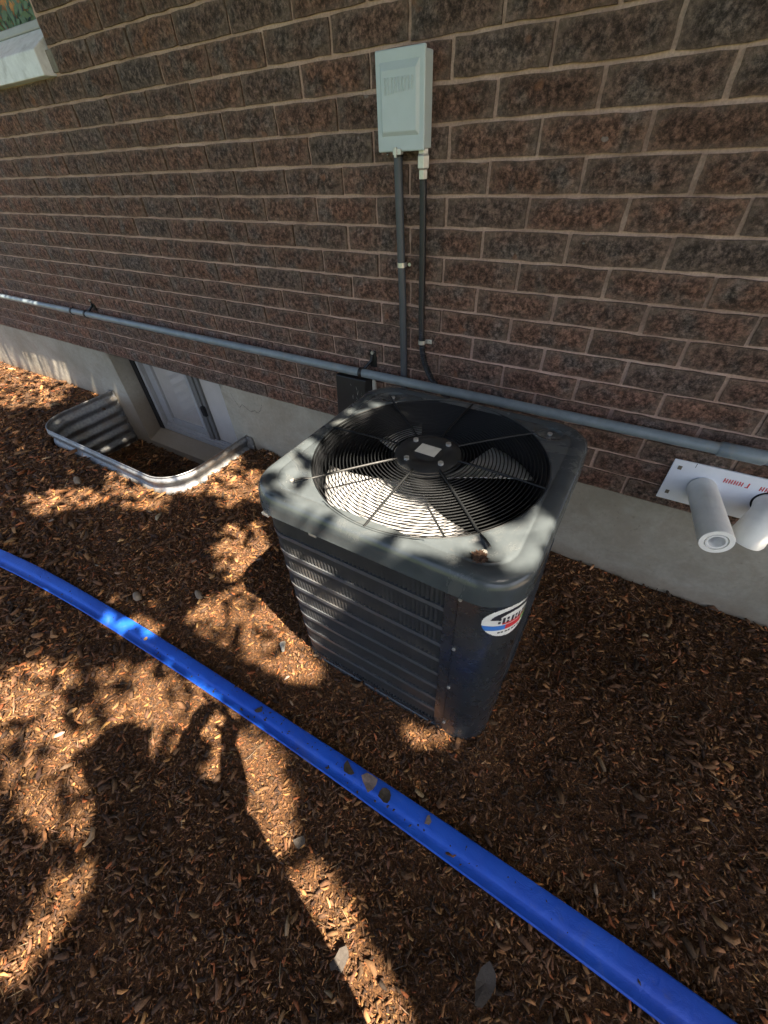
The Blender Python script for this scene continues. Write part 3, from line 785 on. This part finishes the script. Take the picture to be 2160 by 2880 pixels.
# ================================================================== things on and round the unit
def clump(name, c, rad, mat, label, cat, n=60, flat=.6, cols=None):
    rn = random.Random(hash(name) % 97 + int(c[0]*100)); mb = MB()
    for i in range(n):
        d = Vector((rn.gauss(0,1), rn.gauss(0,1), rn.gauss(0,1))).normalized()*rad*rn.random()**.4; d.z = abs(d.z)*flat
        p = Vector(c) + d; a = rn.uniform(0, 6.28); t = Vector((math.cos(a), math.sin(a), rn.uniform(-.5,.6))).normalized(); w = t.cross(Vector((0,0,1))).normalized(); u = t.cross(w)
        l, b_, h = rn.uniform(.4,1)*rad*.55, rad*.12*rn.uniform(.5,1.3), rad*.10
        mb.add([p-t*l-w*b_*.4, p-t*l+w*b_*.4, p+w*b_, p+t*l+w*b_*.3, p+t*l-w*b_*.3, p-w*b_, p+u*h, p-u*h], [(0,1,6),(1,2,6),(2,3,6),(3,4,6),(4,5,6),(5,0,6),(1,0,7),(2,1,7),(3,2,7),(4,3,7),(5,4,7),(0,5,7)])
    o = mb.build(name, mat); tag(o, label, cat); return o
clump('mulch_clump', (.806,-.945,.421), .016, simple('clump_brown', (.06,.030,.016), .9, 0, .4, 120), 'small brown clump of mulch lying on the front corner of the fan cover', 'mulch clump', 220)
def flat_leaf(name, c, pts, z, mat, label, curl=.006, th=.0012):
    a = [Vector((p[0], p[1], z + curl*((p[0]-c[0])**2+(p[1]-c[1])**2)/(.03**2))) for p in pts]; cc = Vector((c[0], c[1], z+.001)); n = len(a)
    mb = MB(); mb.add([cc, *a, cc-Vector((0,0,th)), *[q-Vector((0,0,th)) for q in a]], [(0,i+1,(i+1)%n+1) for i in range(n)] + [(n+1, n+2+(i+1)%n, n+2+i) for i in range(n)] + [(i+1, n+2+i, n+2+(i+1)%n, (i+1)%n+1) for i in range(n)])
    return tag(mb.build(name, mat), label, 'leaf')

# ================================================================== ELECTRICAL BOX
bx = empty('disconnect_box', (.137, 0, 1.15)); tag(bx, 'grey metal electrical disconnect box with embossed lid on the brick wall', 'electrical box')
MB().box((.064,-.054,1.047),(.2125,-.0075,1.248)).build('body', M['box'], bx, bevel=.003)
lid = MB().box((.058,-.066,1.043),(.2165,-.0545,1.255)).build('lid', M['box'], bx, bevel=.004, seg=3)
i0 = [(.073,1.078),(.201,1.078),(.201,1.232),(.073,1.232)]; i1 = [(.081,1.088),(.193,1.088),(.193,1.214),(.081,1.214)]
MB().loops([[(x,-.0655,z) for x,z in i0], [(x,-.0745,z) for x,z in i1]], True, False, True).build('raised_panel', M['box'], lid, bevel=.002)
em = MB()
for k in range(9):    # embossed characters, unreadable in the photo
    x = .091 + k*.0108; z0, z1 = 1.165 + .001*k, 1.200
    em.box((x,-.0772,z0),(x+.0034,-.0735,z1))
    if k % 3 != 1: em.box((x+.0036,-.0768,z1-.006),(x+.0072,-.0735,z1-.001))
    if k % 4 in (0, 3): em.box((x+.0036,-.0768,(z0+z1)/2-.002),(x+.0068,-.0735,(z0+z1)/2+.003))
em.build('embossing', M['box'], lid, bevel=.0008)
MB().box((.112,-.071,1.036),(.140,-.054,1.050)).box((.119,-.076,1.030),(.127,-.069,1.054)).build('hasp', M['zinc'], lid, bevel=.001)
MB().box((.045,-.0075,1.036),(.058,-.0045,1.256)).build('back_flange', M['box'], bx)
con = MB().tube([(.197,-.030,1.047),(.197,-.030,1.036),(.197,-.030,1.030),(.197,-.030,1.002),(.197,-.030,.998),(.197,-.030,.975)], .014, 6, rr=[.0165,.0165,.0195,.0195,.0145,.0145]).build('cable_connector', M['zinc'], bx, bevel=.001)
# conduit and cable
cd = MB().tube([(.106,-.026,1.047),(.106,-.026,1.0),(.109,-.024,.8),(.113,-.022,.6),(.113,-.021,.45),(.113,-.020,.30),(.113,-.020,.05),(.113,-.020,-.5)], .0140, 14).build('conduit', M['conduit'], None, True)
tag(cd, 'straight dark grey conduit running down from the left underside of the grey box', 'conduit')
MB().tube([(.106,-.026,1.047),(.106,-.026,1.030)], .0165, 12).build('coupling', M['black'], cd, True)
def strap(name, x, y, z, r, tabdx, mat, label):
    root = empty(name, (x, y, z)); tag(root, label, 'pipe strap', 'pipe straps on the thin lines')
    L = []
    for i in range(15):
        a = math.pi*1.0*i/14 + math.pi; L.append([(x+math.cos(a)*(r+o), y+math.sin(a)*(r+o)*1.0, z+dz) for o, dz in ((.0,-.0075),(.0022,-.0075),(.0022,.0075),(.0,.0075))])
    MB().loops(L, True, True, True).build('band', mat, root, True)
    MB().box((x+r-.001,-.0065,z-.0085),(x+r+.024,-.0035,z+.0085)).box((x+r-.001,y,z-.0075),(x+r+.0015,-.005,z+.0075)).build('tab', mat, root, bevel=.001)
    MB().tube([(x+r+.013,-.013,z),(x+r+.013,-.0065,z)], .006, 6).build('screw', M['zinc'], root)
strap('conduit_strap', .1105, -.0235, .733, .0135, .02, M['zinc'], 'silver strap round the straight grey conduit half way down the wall')
strap('conduit_strap', .1975, -.021, .468, .0125, .02, M['zinc'], 'silver strap round the black flexible cable above the long pipe')
cpts = []
key = [(.197,-.030,.985),(.197,-.027,.9),(.196,-.024,.8),(.195,-.022,.7),(.194,-.021,.6),(.195,-.021,.52),(.198,-.021,.46),(.203,-.022,.42),(.214,-.024,.385),(.234,-.028,.35),(.262,-.034,.318),(.30,-.04,.29),(.36,-.05,.24),(.42,-.08,.16)]
key = [Vector(k) for k in key]; fine = []
for i in range(len(key)-1):
    p0, p1, p2, p3 = key[max(i-1,0)], key[i], key[i+1], key[min(i+2,len(key)-1)]
    for u in np.linspace(0, 1, 16)[:-1]:
        fine.append(.5*((2*p1)+(-p0+p2)*u+(2*p0-5*p1+4*p2-p3)*u*u+(-p0+3*p1-3*p2+p3)*u**3))
rr = []; acc = 0
for i, p in enumerate(fine):
    if i: acc += (p-fine[i-1]).length
    rr.append(.0102 + (.0011*math.sin(acc*2*math.pi/.0085) if acc > .35 else 0))
# resample finely in the ribbed run
fine2, rr2 = [], []
acc = 0
for i in range(len(fine)-1):
    a, b = fine[i], fine[i+1]; d = (b-a).length; k = max(1, int(d/.0017))
    for j in range(k):
        s_ = acc + d*j/k; fine2.append(a.lerp(b, j/k)); rr2.append(.0115 + .0013*math.sin(s_*2*math.pi/.0085)*min(1, max(.25, (s_-.4)/.1)))
    acc += d
cb = MB().tube(fine2, .01, 12, rr=rr2).build('flexible_cable', M['black'], None, True); tag(cb, 'black ribbed flexible cable curving down from the silver connector of the grey box', 'cable')

# ================================================================== LONG PIPE
pr = empty('gas_pipe', (0, -.058, .305)); tag(pr, 'long blue grey pipe running level along the brick wall behind the air conditioner', 'pipe')
MB().tube([(x, -.058, .305) for x in np.linspace(-8.4, 1.30, 30)], .0190, 20).build('run', M['pipe'], pr, True)
MB().tube([(x, -.058, .305) for x in (1.262, 1.268, 1.38, 1.386)], .0172, 20, rr=[.0195,.0235,.0235,.0195]).build('coupling', M['pipe'], pr, True)
MB().tube([(x, -.058, .305) for x in (1.385, 3.6)], .0190, 20).build('run', M['pipe'], pr, True)
MB().tube([(x, -.058, .305) for x in (-2.66, -2.655, -2.50, -2.495)], .0172, 20, rr=[.0192,.0210,.0210,.0192]).build('coupling', M['pipe'], pr, True)
MB().tube([(x, -.058, .305) for x in (-2.49, -2.475)], .0228, 20).build('coupling_ring', M['clampm'], pr, True)
def hanger(x, label):
    h = empty('pipe_hanger', (x, -.058, .305)); tag(h, label, 'pipe hanger', 'black hangers holding the long pipe')
    L = []
    for i in range(33):
        a = 2*math.pi*i/32; L.append([(x+o, -.058+math.cos(a)*q, .305+math.sin(a)*q) for o, q in ((-.008,.0192),(-.008,.0228),(.008,.0228),(.008,.0192))])
    MB().loops(L).build('ring', M['clampm'], h, True)
    MB().tube([(x+.004,-.040,.318),(x+.018,-.026,.335),(x+.030,-.014,.350),(x+.034,-.009,.375)], .007, 8).build('arm', M['clampm'], h, True)
    MB().box((x+.018,-.010,.318),(x+.052,-.004,.395)).build('wall_plate', M['clampm'], h, bevel=.002)
    MB().tube([(x+.037,-.020,.385),(x+.037,-.010,.385)], .007, 6).build('screw', M['zinc'], h)
hanger(-.085, 'black hanger holding the long pipe above the black junction box')
hanger(-2.31, 'black hanger holding the long pipe above the basement window')

# black junction box hanging under the pipe
jb = empty('junction_box', (-.17, -.02, .2)); tag(jb, 'scratched black cover box under the long pipe behind the air conditioner', 'cover box')
MB().add([(-.245,-.046,.262),(-.078,-.046,.262),(-.090,-.050,.02),(-.262,-.050,.02),(-.250,-.003,.262),(-.062,-.003,.262),(-.062,-.003,.02),(-.262,-.003,.02)], [(0,3,2,1),(0,1,5,4),(1,2,6,5),(3,0,4,7),(2,3,7,6)]).build('cover', M['black'], jb, bevel=.004)
MB().box((-.268,-.008,.262),(-.055,-.0035,.276)).build('flange', M['black'], jb)
sc = MB()
for i in range(16):
    x = rnd.gauss(-.125, .024); z = rnd.gauss(.175, .035); l = rnd.uniform(.006,.028); a = R(rnd.gauss(70, 14)); dx, dz = math.cos(a)*l, math.sin(a)*l; w = rnd.uniform(.0007,.0022)
    y = -.0473 - (.262-z)*.0166
    sc.add([(x,y,z),(x+w,y,z),(x+dx+w*.3,y,z+dz),(x+dx,y,z+dz)], [(0,1,2,3)])
sc.build('scratch', simple('scratch_grey', (.38,.37,.35), .7), jb)
tag(MB().tube([(-.052,-.008,.28),(-.050,-.012,.25),(-.050,-.010,.19),(-.053,-.008,.10)], .008, 8, rr=[.004,.010,.012,.006]).build('sealant_bead', simple('sealant', (.45,.43,.38), .6, 0, .15, 60, .5, 80), None, True), 'bead of dirty white sealant just right of the black cover box', 'sealant')

# ================================================================== VENT
vt = empty('furnace_vent', (1.46, 0, .127)); tag(vt, 'white vent plate with red print and two white pipe stubs under the long pipe', 'vent')
MB().box((1.178,-.0145,.043),(1.80,-.0062,.212)).build('plate', M['plate'], vt, bevel=.002)
for x, z in ((1.203,.183),(1.203,.077),(1.778,.183),(1.778,.077)):
    MB().box((x-.006,-.0165,z-.0075),(x+.006,-.0147,z+.0075)).build('screw', simple('screw_brown', (.20,.17,.13), .5, .3), vt, bevel=.001)
MB().box((1.243,-.0152,.196),(1.2445,-.0147,.212)).build('mark', M['inkp'], vt)
def redprint(x0, n, seed):
    r = random.Random(seed); mb = MB(); x = x0
    for k in range(n):
        h = r.choice((.017,.017,.016)); zb = .1665
        mb.add([(x,-.0150,zb),(x+.0034,-.0150,zb),(x+.0034,-.0150,zb+h),(x,-.0150,zb+h)], [(0,1,2,3)])
        if k % 2 == 0: mb.add([(x+.0036,-.0150,zb+h*.42),(x+.0060,-.0150,zb+h*.30),(x+.0060,-.0150,zb+h*.50),(x+.0036,-.0150,zb+h*.62)], [(0,1,2,3)])
        x += .0070
    x += .009
    mb.add([(x,-.0150,.1650),(x+.0042,-.0150,.1650),(x+.0042,-.0150,.184),(x,-.0150,.184)], [(0,1,2,3)])
    mb.add([(x-.005,-.0150,.1650),(x-.0002,-.0150,.1650),(x-.0002,-.0150,.1685),(x-.005,-.0150,.1685)], [(0,1,2,3)])
    mb.build('red_print', M['red'], vt)
redprint(1.334, 8, 3); redprint(1.432, 7, 5)
# first stub: long insulated tube with a smaller pipe inside
p0, p1 = Vector((1.290,-.015,.1255)), Vector((1.336,-.288,.1265)); ax = (p1-p0).normalized()
def lathe(c0, ax, prof, n=40):
    u = ax.cross(Vector((0,0,1))).normalized(); w = u.cross(ax); L = []
    for d, rad in prof: L.append([c0 + ax*d + (u*math.cos(2*math.pi*i/n)+w*math.sin(2*math.pi*i/n))*rad for i in range(n)])
    return L
Ln = (p1-p0).length
st = MB().loops(lathe(p0, ax, [(0,.0425),(.02,.0430),(Ln*.5,.0440),(Ln-.006,.0455),(Ln,.0440),(Ln,.0310),(Ln-.012,.0295),(Ln-.02,.0295)])).build('pipe_stub', M['foam'], vt, True)
MB().loops(lathe(p0, ax, [(Ln-.10,.0285),(Ln-.003,.0285),(Ln-.0005,.0275),(Ln-.001,.0215),(Ln-.004,.0200),(Ln-.10,.0195)])).build('inner_pipe', M['white'], st, True)
MB().loops(lathe(p0, ax, [(Ln-.09,.0205),(Ln-.0901,.0001)])).build('bore', M['dark'], st)
st2 = MB().tube([(1.474,-.012,.128),(1.470,-.045,.127),(1.464,-.075,.124),(1.456,-.105,.114),(1.450,-.125,.098),(1.446,-.136,.080),(1.444,-.142,.060),(1.443,-.143,.054)], .045, 30, rr=[.0375,.0375,.039,.044,.048,.050,.050,.047]).build('pipe_elbow', M['foam'], vt, True)
MB().loops(lathe(Vector((1.474,-.0147,.128)), Vector((0,-1,0)), [(0,.044),(.0006,.044),(.0006,.038)])).build('collar_gap', M['dark'], vt)

# ================================================================== BLUE STRIP
pts = [(-2.6, -1.6273, 0.08), (-2.0, -1.457, 0.0789), (-1.5, -1.3726, 0.078), (-1.0, -1.3225, 0.0753), (-0.5, -1.2935, 0.0727), (0.0, -1.276, 0.07), (0.5, -1.264, 0.072), (1.0, -1.259, 0.082), (1.5, -1.2624, 0.09), (2.0, -1.2846, 0.0918), (2.6, -1.3336, 0.094)]
pv = [Vector(p) for p in pts]; fine = []
for i in range(len(pv)-1):
    q0, q1, q2, q3 = pv[max(i-1,0)], pv[i], pv[i+1], pv[min(i+2,len(pv)-1)]
    for u in np.linspace(0, 1, 26)[:-1]:
        fine.append(.5*((2*q1)+(-q0+q2)*u+(2*q0-5*q1+4*q2-q3)*u*u+(-q0+3*q1-3*q2+q3)*u**3))
C2 = np.array([(p.x, p.y) for p in fine]); Wd = np.array([p.z for p in fine])
tg = np.gradient(C2, axis=0); tg /= np.linalg.norm(tg,axis=1)[:,None]; nr = np.stack([-tg[:,1], tg[:,0]],1)   # towards the wall
sec = [(.50,.005),(.488,.010),(.45,.0125),(.28,.0140),(.06,.0150),(-.06,.0135),(-.12,.0065),(-.17,.0035),(-.26,.0045),(-.38,.0085),(-.45,.0125),(-.488,.010),(-.50,.002),(-.4,.0),(.4,.0)]
L = []; zc = np.full(len(C2), GZ + .006); ker = np.ones(101)/101; zc = np.convolve(np.pad(zc, 50, 'edge'), ker, 'valid')
for i in range(len(C2)):
    wob = .0006*math.sin(i*.21)+.0004*math.sin(i*.53+1); ew = 1 + .012*math.sin(i*.13)
    L.append([(C2[i,0]+nr[i,0]*u*Wd[i]*ew, C2[i,1]+nr[i,1]*u*Wd[i]*ew, zc[i]+.016+h*.62 + (wob if 0 < k < 13 else 0) + .002*u*math.sin(i*.05)) for k, (u, h) in enumerate(sec)])
bs = MB().loops(L, True, True, True).build('lay_flat_hose', M['blue'], None, True); tag(bs, 'bright blue flat vinyl hose stretched across the mulch', 'hose')
def on_hose(x, off=0.0):
    i = int(np.argmin(abs(C2[:,0]-x))); return C2[i,0]+nr[i,0]*off, C2[i,1]+nr[i,1]*off, zc[i]+.0265
def blob(cx, cy, rad, n, seed, jit=.3, el=1.0, rot=0):
    r = random.Random(seed); out = []
    for i in range(n):
        a = 2*math.pi*i/n; q = rad*(1+r.uniform(-jit, jit)); x, y = q*math.cos(a)*el, q*math.sin(a); out.append((cx+x*math.cos(rot)-y*math.sin(rot), cy+x*math.sin(rot)+y*math.cos(rot)))
    return out
x, y, z = on_hose(.655, .012); flat_leaf('dry_leaf', (x,y), blob(x,y,.023,9,3,.35,1.25,.2), z+.003, M['deadleaf'], 'pale greyish dry leaf fragment lying on the blue hose below the unit', .007)
x, y, z = on_hose(.712, .006); flat_leaf('dry_leaf', (x,y), blob(x,y,.018,10,5,.2,1.0,.6), z+.002, M['darkleaf'], 'round dark curled leaf on the blue hose beside the pale fragment', .011)
x, y, z = on_hose(.585, .012); flat_leaf('dry_leaf', (x,y), blob(x,y,.012,8,8,.3,2.2,-.5), z+.001, M['darkleaf'], 'slim dark leaf scrap on the blue hose left of the pale fragment', .004)
x, y, z = on_hose(.86, .018); flat_leaf('dry_leaf', (x,y), blob(x,y,.0085,8,9,.3,1.7,1.7), z+.001, M['deadleaf'], 'narrow brown leaf scrap on the blue hose farthest to the right', .004)
x, y, z = on_hose(-.42, .0); flat_leaf('dry_leaf', (x,y), blob(x,y,.0085,7,12,.3,1.1,.4), z+.001, simple('tan_leaf', (.34,.20,.09), .8), 'small tan leaf scrap on the blue hose near its bright sunlit spot', .003)
x, y, z = on_hose(.21, .008); flat_leaf('dry_leaf', (x,y), blob(x,y,.009,7,14,.3,1.6,.9), z+.001, M['darkleaf'], 'brown speck of bark on the blue hose midway left of the unit', .003)
# crumbs of bark on the hose
cm = MB()
for i in range(120):
    xx = rnd.triangular(-1.4, 1.5, .3); x, y, z = on_hose(xx, rnd.uniform(-.028, .03)); q = rnd.uniform(.0012, .0038); a = rnd.uniform(0, 6.28); e = rnd.uniform(1, 2.6)
    t = Vector((math.cos(a), math.sin(a), 0)); w = Vector((-t.y, t.x, 0)); c = Vector((x, y, z-.0025))
    cm.add([c-t*q*e-w*q*.4, c-w*q, c+t*q*e, c+w*q, c+Vector((0,0,q*.9))], [(0,1,4),(1,2,4),(2,3,4),(3,0,4)])
cm.build('bark_crumbs', M['darkleaf'])['kind'] = 'stuff'
# pale leaves on the mulch
def gleaf(x, y, rad, el, rot, seed, mat, label, name='dry_leaf'):
    z = float(gh(x, y)) + .024; flat_leaf(name, (x,y), blob(x,y,rad,10,seed,.28,el,rot), z, mat, label, .006)
gl = simple('pale_leaf', (.042,.034,.027), .8, 0, .25, 60, .4, 150)
gleaf(1.115,-1.452,.021,1.9,1.35,21,gl,'long greyish leaf on the mulch near the lower edge below the hose')
gleaf(.80,-1.60,.016,1.6,1.2,25,gl,'grey leaf half in shade left of the long greyish leaf')
gleaf(.56,-1.475,.014,1.2,.3,27,gl,'small grey leaf beside the orange sunlit streak')
# stone-like pieces
for (x, y, rad, lab) in ((-1.83,-.80,.030,'flat pale stone in the mulch left of the window well'), (-.42,-1.02,.020,'rounded tan pebble in the sunlit mulch beside the unit'), (-.66,-1.17,.022,'pale bark flake in the mulch just behind the hose')):
    mb = MB(); r_ = random.Random(int(x*100)); z = float(gh(x, y)) + .012; LL = []
    for rd, h in ((1,0),(1.05,.006),(.85,.013),(.45,.017),(.01,.018)):
        LL.append([(x+rad*rd*1.35*math.cos(a+.4)*(1+.12*math.sin(a*2+x*9)), y+rad*rd*.8*math.sin(a)*(1+.1*math.sin(a*3)), z+h*rad/.025) for a in [6.283*i/14 for i in range(14)]])
    tag(mb.loops(LL).build('pebble', simple('pebble_tan', (.20,.155,.105), .8, 0, .2, 50, .3, 90), None, True), lab, 'pebble')
tag(MB().tube([(.085,-1.005,GZ+.01),(.095,-1.02,GZ+.03),(.12,-1.045,GZ+.028)], .008, 6, rr=[.006,.012,.005]).build('pebble', simple('pebble_white', (.26,.25,.22), .7), None, True), 'small white pebble at the left foot of the unit', 'pebble')

# ================================================================== TREES (above the frame) whose crowns dapple the light
SUNT = np.array([-.52, .13, -.84])
LIT = [
[(-7,.12),(-3.7,.12),(-3.2,-.06),(-3.15,-.34),(-3.6,-.60),(-5,-.9),(-7,-.9)], [(-1.77,-.65),(-1.46,-.55),(-1.19,-.59),(-1.07,-.71),(-1.27,-.78),(-1.51,-.83)],
[(-1.18,-.39),(-.8,-.14),(-.61,-.32),(-.78,-.52),(-1.01,-.53)], [(-2.05,-1.04),(-1.7,-.78),(-1.49,-.86),(-1.75,-1.11)],
[(-.7,-.64),(-.49,-.53),(-.31,-.67),(-.37,-.9),(-.5,-.87)], [(-.39,-1.05),(-.33,-.93),(-.2,-.92),(.21,-1.02),(.33,-1.02),(.28,-1.1),(0,-1.13),(-.19,-1.14),(-.38,-1.13)],
[(-.73,-1.31),(-.52,-1.21),(-.42,-1.25),(-.58,-1.35)],
[(-.83,-1.69),(-.75,-1.56),(-.51,-1.5),(-.41,-1.36),(-.17,-1.31),(.12,-1.31),(.1,-1.39),(.01,-1.52),(-.12,-1.7),(.01,-1.83),(-.24,-1.88),(-.41,-1.86)],
[(.12,-1.35),(.20,-1.31),(.40,-1.34),(.54,-1.46),(.50,-1.58),(.2,-1.6)], [(.56,-1.60),(.60,-1.49),(.72,-1.50),(.84,-1.55),(.98,-1.58),(1.0,-1.68),(.7,-1.75),(.55,-1.68)],
[(.0,-1.90),(.06,-1.84),(.10,-1.86),(.13,-2.06),(.09,-2.06)], [(.66,-1.04),(.8,-.97),(.79,-1.03),(.71,-1.08)],
[(-.3,-.88),(-.29,-.71),(-.29,-.52),(-.24,-.7),(-.15,-.82),(-.04,-.87),(.13,-.87),(.12,-.92),(-.16,-.93)],
[(-.24,-.68),(-.12,-.60),(.05,-.64),(.2,-.64),(.27,-.72),(.24,-.82),(.12,-.87),(-.1,-.87),(-.22,-.8)], [(.28,-.73),(.37,-.57),(.37,-.75),(.35,-.85),(.29,-.8)],
[(-.33,-.35),(-.27,-.3),(-.28,-.64),(-.32,-.66)], [(-.25,-.89),(.13,-.88),(.16,-.93),(.23,-1.02),(-.04,-.95)],
[(-1.36,-.55),(-1.15,-.4),(-1.12,-.08),(-.95,-.22),(-.99,-.51),(-1.23,-.64)]]
def inpoly(x, y, poly):
    ins = np.zeros(x.shape, bool); n = len(poly)
    for i in range(n):
        x0, y0 = poly[i]; x1, y1 = poly[(i+1) % n]
        c = ((y0 > y) != (y1 > y)) & (x < (x1-x0)*(y-y0)/(y1-y0+1e-12)+x0); ins ^= c
    return ins
def tree(name, base, dist, N, sl, label, xr, yr, thick=1.1):
    """crown laid out where its shade falls on the bed: dist metres up-sun"""
    gx = rng.uniform(xr[0], xr[1], N); gy = rng.uniform(yr[0], yr[1], N)
    jx, jy = gx, gy
    lit = np.zeros(N, bool)
    for p in LIT:
        for ox, oy in ((0,0),(.024,0),(-.024,0),(0,.02),(0,-.02)): lit |= inpoly(jx+ox, jy+oy, p)
    # irregular small gaps, more of them to the left
    nz = np.sin(gx*11+3*np.sin(gy*7))*np.sin(gy*13+2*np.sin(gx*9)); nz2 = np.sin(gx*29+gy*17)*np.sin(gy*31-gx*11)
    gap = (nz + .6*nz2 > np.where(gx < -.42, 1.0, 3.0)) & (gy > -1.45)
    mott = ((gx < -.42) | ((gy < -1.02) & (gx < .05))) & (np.sin(gx*37+5*np.sin(gy*23))*np.sin(gy*41+4*np.sin(gx*19)) > .64) & (rng.random(N) < .7)
    keep = (~lit | mott | (rng.random(N) < np.where((gx > -.42) & (gx < .42) & (gy > -1.04), np.where((gx > -.2) & (gx < .26) & (gy > -.87), .008, .05), .012))) & ~gap
    gx, gy = gx[keep], gy[keep]; n = len(gx)
    t = dist + thick*rng.normal(0, .4, n)
    C = np.stack([gx, gy, np.full(n, GZ)], 1) - SUNT[None]*t[:,None]
    nrm = rng.normal(0, 1, (n,3)); nrm += np.array([0.5,-.12,.84])*1.3; nrm /= np.linalg.norm(nrm,axis=1)[:,None]
    a = np.cross(nrm, rng.normal(0,1,(n,3))); a /= np.linalg.norm(a,axis=1)[:,None]; b = np.cross(nrm, a)
    s = sl*rng.uniform(.7,1.25,n)[:,None]
    V = np.stack([C-a*s, C-a*s*.1+b*s*.46, C+a*s, C-a*s*.1-b*s*.46],1).reshape(-1,3)
    F = (np.arange(n)[:,None]*4+np.arange(4)[None]).astype(np.int32)
    root = empty(name, base); tag(root, label, 'tree')
    me = bpy.data.meshes.new('crown'); me.vertices.add(len(V)); me.vertices.foreach_set('co', V.ravel())
    me.loops.add(F.size); me.loops.foreach_set('vertex_index', F.ravel()); me.polygons.add(n); me.polygons.foreach_set('loop_start', np.arange(0,F.size,4,dtype=np.int32)); me.update(calc_edges=True)
    me.materials.append(M['leaf']); link('crown', me, root)
    top = Vector(C.mean(0).tolist()); b0 = Vector(base); tr = MB()
    pts = [b0.lerp(Vector((b0.x, b0.y, top.z)), u) for u in np.linspace(0, .8, 9)]
    tr.tube(pts, .2, 14, rr=[.20-.012*i for i in range(9)])
    for k in range(7):
        tgt = Vector(C[rng.integers(n)].tolist()); tgt.z = max(tgt.z, top.z-.3); p0 = pts[4+k % 5]; q = [p0.lerp(tgt, u)+Vector((0,0,.35*math.sin(u*math.pi))) for u in np.linspace(0,1,7)]
        q[0] = p0
        # keep limbs from casting over the bed
        if tgt.x < b0.x - 1.2: q = q[:4]
        tr.tube(q, .05, 8, rr=[.06-.007*i for i in range(len(q))])
    tr.build('trunk', M['bark'], root, True)
    return root
tree('shade_tree', (6.6,-4.2,GZ-.05), 4.6, 155000, .047, 'leafy tree beyond the right edge whose crown dapples the sunlight', (-6.0, 3.6), (-3.3, .12), .8)

# ================================================================== the photographer (behind the camera; casts the body shadow)
def person():
    root = empty('person', (1.0,-1.78,GZ)); tag(root, 'person in dark clothes holding up a phone whose shadow falls on the mulch', 'person')
    J = dict(pel=(1.02,-1.76,.42), ch=(.97,-1.80,.72), nk=(.90,-1.85,.93), hb=(.885,-1.86,1.00), hd=(.87,-1.86,1.13),
             ls=(.80,-1.84,.86), le=(.85,-1.74,.78), lw=(.88,-1.63,.94), rs=(1.12,-1.76,.86), re=(1.08,-1.69,.78), rw=(1.03,-1.61,.94),
             lh=(.94,-1.78,.38), lk=(.93,-1.76,-.02), la=(.93,-1.84,-.38), lt=(.92,-1.74,-.41), rh=(1.11,-1.76,.38), rk=(1.14,-1.76,-.02), ra=(1.14,-1.82,-.38), rt=(1.14,-1.72,-.41))
    Rr = dict(pel=.14, ch=.145, nk=.055, hb=.06, hd=.10, ls=.065, le=.055, lw=.034, rs=.07, re=.055, rw=.034, lh=.09, lk=.062, la=.042, lt=.038, rh=.09, rk=.062, ra=.042, rt=.038)
    ed = [('pel','ch'),('ch','nk'),('nk','hb'),('hb','hd'),('ch','ls'),('ls','le'),('le','lw'),('ch','rs'),('rs','re'),('re','rw'),('pel','lh'),('lh','lk'),('lk','la'),('la','lt'),('pel','rh'),('rh','rk'),('rk','ra'),('ra','rt')]
    names = list(J)
    me = bpy.data.meshes.new('body'); me.from_pydata([J[k] for k in names], [(names.index(a), names.index(b)) for a, b in ed], []); me.update(); me.materials.append(M['cloth'])
    o = link('body', me, root); md = o.modifiers.new('skin', 'SKIN')
    for i, k in enumerate(names):
        sv = me.skin_vertices[0].data[i]; sv.radius = (Rr[k], Rr[k]*.85); sv.use_root = (k == 'pel')
    sub = o.modifiers.new('sub', 'SUBSURF'); sub.levels = 2; sub.render_levels = 2
    hm = MB(); c = Vector((.87,-1.86,1.145))
    L = [[c + Vector((math.cos(a)*rd*.085, math.sin(a)*rd*.10, zz*.12)) for a in [6.283*i/24 for i in range(24)]] for rd, zz in ((.05,-1),(.55,-.85),(.8,-.5),(.97,0),(.95,.4),(.75,.75),(.4,.95),(.05,1))]
    hd = hm.loops(L).build('head', M['skin'], root, True)
    MB().loops([[p + Vector((0,-.012,.012)) for p in l] for l in [[c + Vector((math.cos(a)*rd*.093, math.sin(a)*rd*.107, zz*.128)) for a in [6.283*i/24 for i in range(24)]] for rd, zz in ((.9,.1),(.97,.35),(.8,.72),(.45,.93),(.05,1))]]).build('hair', M['hair'], hd, True)
    MB().loops([[c + Vector((x*w_, .098 + d, z)) for x, z in ((-.012,-.02),(.012,-.02),(0,.02))] for d, w_ in ((-.004,1),(.022,.5))], True, False, True).build('nose', M['skin'], hd, True)
    for sx in (-1, 1):
        MB().tube([c+Vector((sx*.03,.087,.012)), c+Vector((sx*.03,.097,.012))], .010, 10).build('eye', M['white'], hd, True)
        w = Vector(J['lw' if sx < 0 else 'rw']); h = MB().tube([w, w+Vector((-sx*.012,.03,.03)), w+Vector((-sx*.018,.05,.055))], .03, 10, rr=[.026,.034,.024]).build('hand', M['skin'], root, True)
        for k in range(4):
            b_ = w+Vector((-sx*.018,.050,.045+.014*k)); MB().tube([b_, b_+Vector((-sx*.025,.012,.008)), b_+Vector((-sx*.045,.0,.010))], .008, 8, rr=[.0085,.008,.006]).build('finger', M['skin'], h, True)
        MB().tube([w+Vector((-sx*.01,.03,.03)), w+Vector((-sx*.03,.012,.055)), w+Vector((-sx*.045,.010,.075))], .009, 8, rr=[.011,.009,.007]).build('thumb', M['skin'], h, True)
    ph = tag(MB().box((.88,-1.558,.99),(1.02,-1.548,1.064)).build('phone', M['black'], None, bevel=.004), 'dark phone held up in both hands', 'phone')
person()
